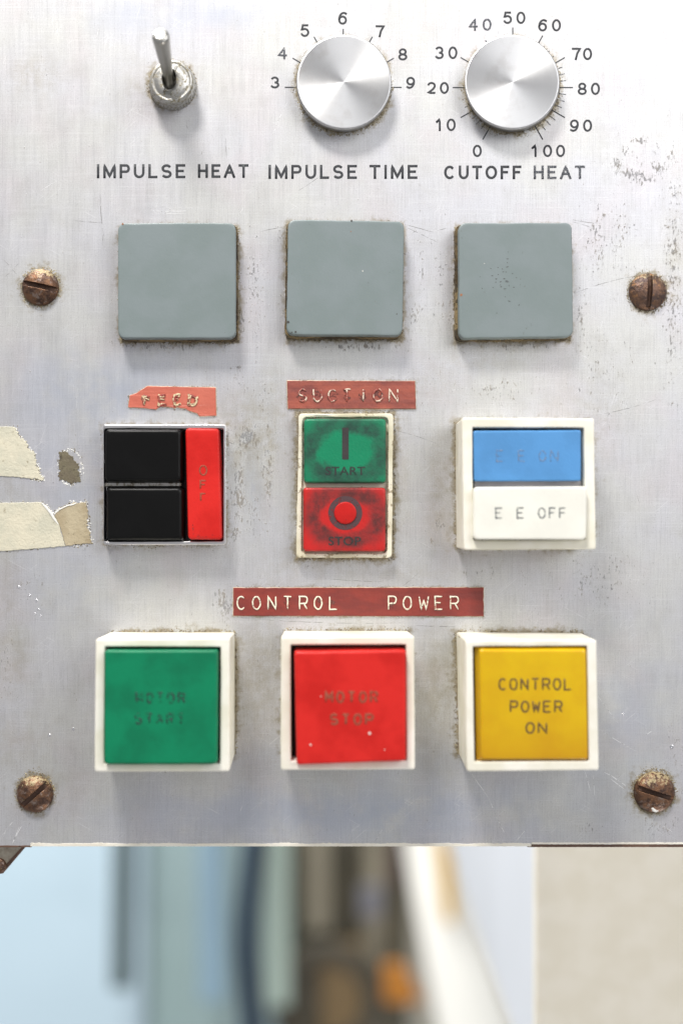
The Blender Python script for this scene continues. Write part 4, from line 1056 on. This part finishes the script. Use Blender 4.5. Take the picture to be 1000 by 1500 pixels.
# ------------------------------------------------------------------ out-of-focus room behind
def bmat(name, a, b=None, rough=0.6, sc=0.0006):
    t = NT(name); t.set(col=t.mix(t.step(t.noise(sc, 3), .35, .65), a, b or tuple(x * .85 for x in a)), rough=rough); return t.m
def bgbox(name, x0, y0, x1, y1, h, thick, mat, label=None, cat=None, parent=None, slant=(0, 0), group=None, r=12):
    """box seen between x0..x1, y0..y1 of the drawing plane, its front at depth h"""
    c = [F(x0, y0, h), F(x1, y0, h), F(x1 + slant[1], y1, h), F(x0 + slant[0], y1, h)]
    lp = rrect(0, 0, 0, 0, r, 3, 1, corners=c)
    V, Fc = loft([(lp, h - thick), (lp, h - 4), (shrink(lp, 4), h)], cap0=True)
    org = wp((c[0][0] + c[1][0]) / 2, (c[2][1] + c[3][1]) / 2, h) if parent is None else None
    o = mesh_obj(name, V, Fc, mat, parent, origin=org)
    if label: tag(o, label, cat, group)
    return o
M['bw'] = bmat('pale_blue_enamel', (0.42, 0.53, 0.605), (0.38, 0.49, 0.56))
M['bg_teal'] = bmat('grey_green_enamel', (0.27, 0.36, 0.37), (0.24, 0.33, 0.33))
M['bsteel'] = bmat('dull_grey_bar', (0.06, 0.09, 0.095))
M['bblue'] = bmat('steel_blue_pipe', (0.17, 0.26, 0.33))
M['bnavy'] = bmat('navy_rubber', (0.004, 0.018, 0.04))
M['bmint'] = bmat('pale_mint_duct', (0.36, 0.45, 0.40))
M['bolive'] = bmat('olive_machine_paint', (0.115, 0.10, 0.065), (0.07, 0.068, 0.048), sc=0.003)
M['bumber'] = bmat('umber_paint', (0.13, 0.085, 0.035)); M['bdark'] = bmat('dark_olive_metal', (0.045, 0.038, 0.024))
M['btan'] = bmat('tan_metal', (0.19, 0.17, 0.125))
M['bbrown'] = bmat('brown_hose', (0.045, 0.025, 0.02))
M['bgrey'] = bmat('grey_post', (0.10, 0.10, 0.115))
M['borange'] = bmat('orange_guard', (0.30, 0.11, 0.003))
M['bwhite'] = bmat('white_painted_panel', (0.76, 0.76, 0.72))
M['blav'] = bmat('cool_white_panel', (0.66, 0.68, 0.72))
M['byell'] = bmat('yellow_tape', (0.48, 0.27, 0.002))
M['bface'] = plastic('speckled_beige_paint', (0.78, 0.725, 0.60), 0.6, 0.03, dirt=0.25, dirtcol=(0.62, 0.58, 0.48), dirt_scale=0.06, bumpd=0.3, col2=(0.80, 0.75, 0.64)); M['bbeige'] = bmat('beige_plaster', (0.60, 0.57, 0.48), (0.53, 0.51, 0.44), sc=0.0009)
HB = -4600
o = bgbox('wall', -1500, 900, 3000, 2400, HB - 900, 100, M['bbeige'], r=5); o['kind'] = 'structure'
cab = thing('machine_cabinet', *F(200, 1700, HB), 'blurred pale blue machine cabinet behind the lower left of the panel', 'cabinet', h=HB)
bgbox('cabinet_front', -900, 900, 212, 2100, HB, 260, M['bw'], parent=cab)
bgbox('cabinet_side', 212.5, 900, 425, 2100, HB - 60, 200, M['bg_teal'], parent=cab)
bgbox('hanging_bar', 170, 900, 200, 1450, HB + 500, 60, M['bsteel'], 'dull grey bar hanging in front of the pale blue cabinet, out of focus', 'bar', slant=(-8, -8))
bgbox('blue_pipe', 287, 900, 318, 1468, HB + 450, 80, M['bblue'], 'steel blue pipe left of the navy hose, out of focus', 'pipe', slant=(5, 12))
def bgtube(name, pts, r, h, mat, label, cat):
    P = [(*F(x, y, h), h) for x, y in pts]; k = (1 - h / D)
    q = []
    for i in range(len(P) - 1):
        for s in range(6): q.append(tuple(Vector(P[i]).lerp(Vector(P[i + 1]), s / 6)))
    q.append(P[-1]); V, Fc = sweep(q, r * k, seg=16)
    o = mesh_obj(name, V, Fc, mat, None, smooth=True, origin=wp(*P[-1])); tag(o, label, cat); return o
bgtube('rubber_hose', [(380, 1100), (373, 1240), (366, 1300), (361, 1350), (360, 1400), (364, 1450), (370, 1510), (376, 1640)], 17, HB + 420, M['bnavy'], 'dark navy hose hanging from under the panel, out of focus', 'hose')
bgbox('mint_duct', 386, 900, 424, 1475, HB + 200, 60, M['bmint'], 'pale mint duct right of the navy hose, out of focus', 'duct')
mach = thing('blurred_machine', *F(500, 1700, HB), 'blurred olive brown machine between the navy hose and the white panel', 'machine', h=HB)
bgbox('machine_frame', 426, 900, 598, 2100, HB - 20, 200, M['bolive'], parent=mach)
bgbox('machine_column', 452, 900, 482, 1365, HB + 100, 60, M['btan'], parent=mach)
bgbox('machine_column', 500, 900, 516, 1400, HB + 90, 60, M['bdark'], parent=mach)
bgbox('brown_panel', 470, 1380, 530, 1700, HB + 140, 30, M['bumber'], parent=mach)
bgbox('machine_column', 534, 900, 562, 2100, HB + 110, 60, M['btan'], parent=mach)
c_ = F(480, 1465, HB + 160); V, Fc = lathe(*c_, [(270, HB + 60), (270, HB + 150), (250, HB + 160), (175, HB + 160), (165, HB + 120), (40, HB + 120)], seg=48); mesh_obj('hand_wheel', V, Fc, M['bdark'], mach, smooth=False)
bgbox('grey_post', 527, 1300, 560, 1345, HB + 300, 50, M['bgrey'], 'small grey block in front of the olive machine, out of focus', 'block')
bgbox('brown_hose', 568, 1000, 586, 1300, HB + 320, 60, M['bbrown'], 'dark brown strap beside the white panel, out of focus', 'strap')
bgbox('orange_guard', 562, 1418, 592, 1470, HB + 340, 90, M['borange'], 'orange guard block low beside the white panel, out of focus', 'guard', slant=(0, 28))
wp_ = thing('white_panel', *F(690, 1800, HB + 60), 'blurred slanting white machine panel left of the beige wall', 'panel', h=HB)
bgbox('slanted_sheet', 573, 1150, 622, 1620, HB + 260, 60, M['bwhite'], parent=wp_, slant=(90, 172))
cb = thing('corner_cabinet', *F(900, 1700, -900), 'beige cabinet corner with a pale side at the lower right, out of focus', 'cabinet', h=-900)
def q3(x, y, h): return (*F(x, y, h), h)
side_ = [q3(785, 900, -505), q3(785, 1596, -505), q3(622, 1150, -5593), q3(622, 900, -5593)]
off = [(x + 40, y, h) for x, y, h in side_]
mesh_obj('cabinet_side', side_ + off, [(0, 1, 2, 3), (7, 6, 5, 4), (0, 4, 5, 1), (1, 5, 6, 2), (2, 6, 7, 3), (3, 7, 4, 0)], M['blav'], cb)
lp = rrect(0, 0, 0, 0, 6, 4, 1, corners=[F(784.5, 820, -500), F(2200, 820, -500), F(2200, 2600, -500), F(784.5, 2600, -500)])
mesh_obj('cabinet_face', *loft([(lp, -530), (lp, -503), (inset(lp, 3), -500)], cap0=True), M['bface'], cb)
bgbox('yellow_strip', 630, 1150, 655, 1352, HB + 330, 30, M['byell'], 'yellow strip of tape on the white panel, out of focus', 'tape', slant=(22, 10))

# ------------------------------------------------------------------ brown dirt in the seams of the ivory frames
def seam(parent, lines, n_, smax=1.0, tone=(0, .5)):
    global cV, cF, cT
    cV, cF, cT = [], [], []
    for (x0, y0, x1, y1, h) in lines:
        for _ in range(int(n_ * math.hypot(x1 - x0, y1 - y0) / 100)):
            u = random.random(); x, y = F(x0 + (x1 - x0) * u, y0 + (y1 - y0) * u, h)
            if mnoise.noise(Vector((x * .05, y * .05, h))) < random.uniform(-.35, .35): continue
            o = len(cV); crumb(x + random.gauss(0, .35), y + random.gauss(0, .35), random.uniform(.3, smax), random.uniform(*tone))
            cV[o:] = [(a, b, c * .5 + h) for a, b, c in cV[o:]]
    ob_ = mesh_obj('seam_grime', cV, cF, M['crumb'], parent); ob_['kind'] = 'stuff'
    at_ = ob_.data.attributes.new('tone', 'FLOAT', 'POINT'); at_.data.foreach_set('value', cT)
seam(y_, [(692, 946.5, 860, 945.5, 121.5), (692.5, 950, 694.5, 1115, 121), (861, 950, 862.5, 1112, 121), (669, 929, 683, 944, 60)], 90)
seam(es, [(691, 625.5, 855, 626, 91.5), (856, 630, 857, 712, 91), (692, 715, 693, 791, 91), (694, 791.5, 857, 791.5, 91), (668, 622, 677, 614, 50)], 80)
seam(g, [(153, 946.5, 323, 947, 121.5), (323.5, 950, 322.5, 1118, 121)], 50)
seam(r_, [(425, 944, 595, 943.5, 121.5), (425.5, 950, 426, 1110, 121), (594, 948, 600, 955, 121.5)], 60)
seam(ss, [(443, 611, 569, 611, 21.8), (443, 611, 441, 811, 21.8), (569, 611, 567, 811, 21.8), (441, 811, 567, 811, 21.8)], 120, 1.0, (0.1, .8))
seam(fs, [(152, 622, 331, 622, 33.5), (153, 798, 331, 798, 33.5), (331, 624, 331, 797, 33.5)], 30, .8)
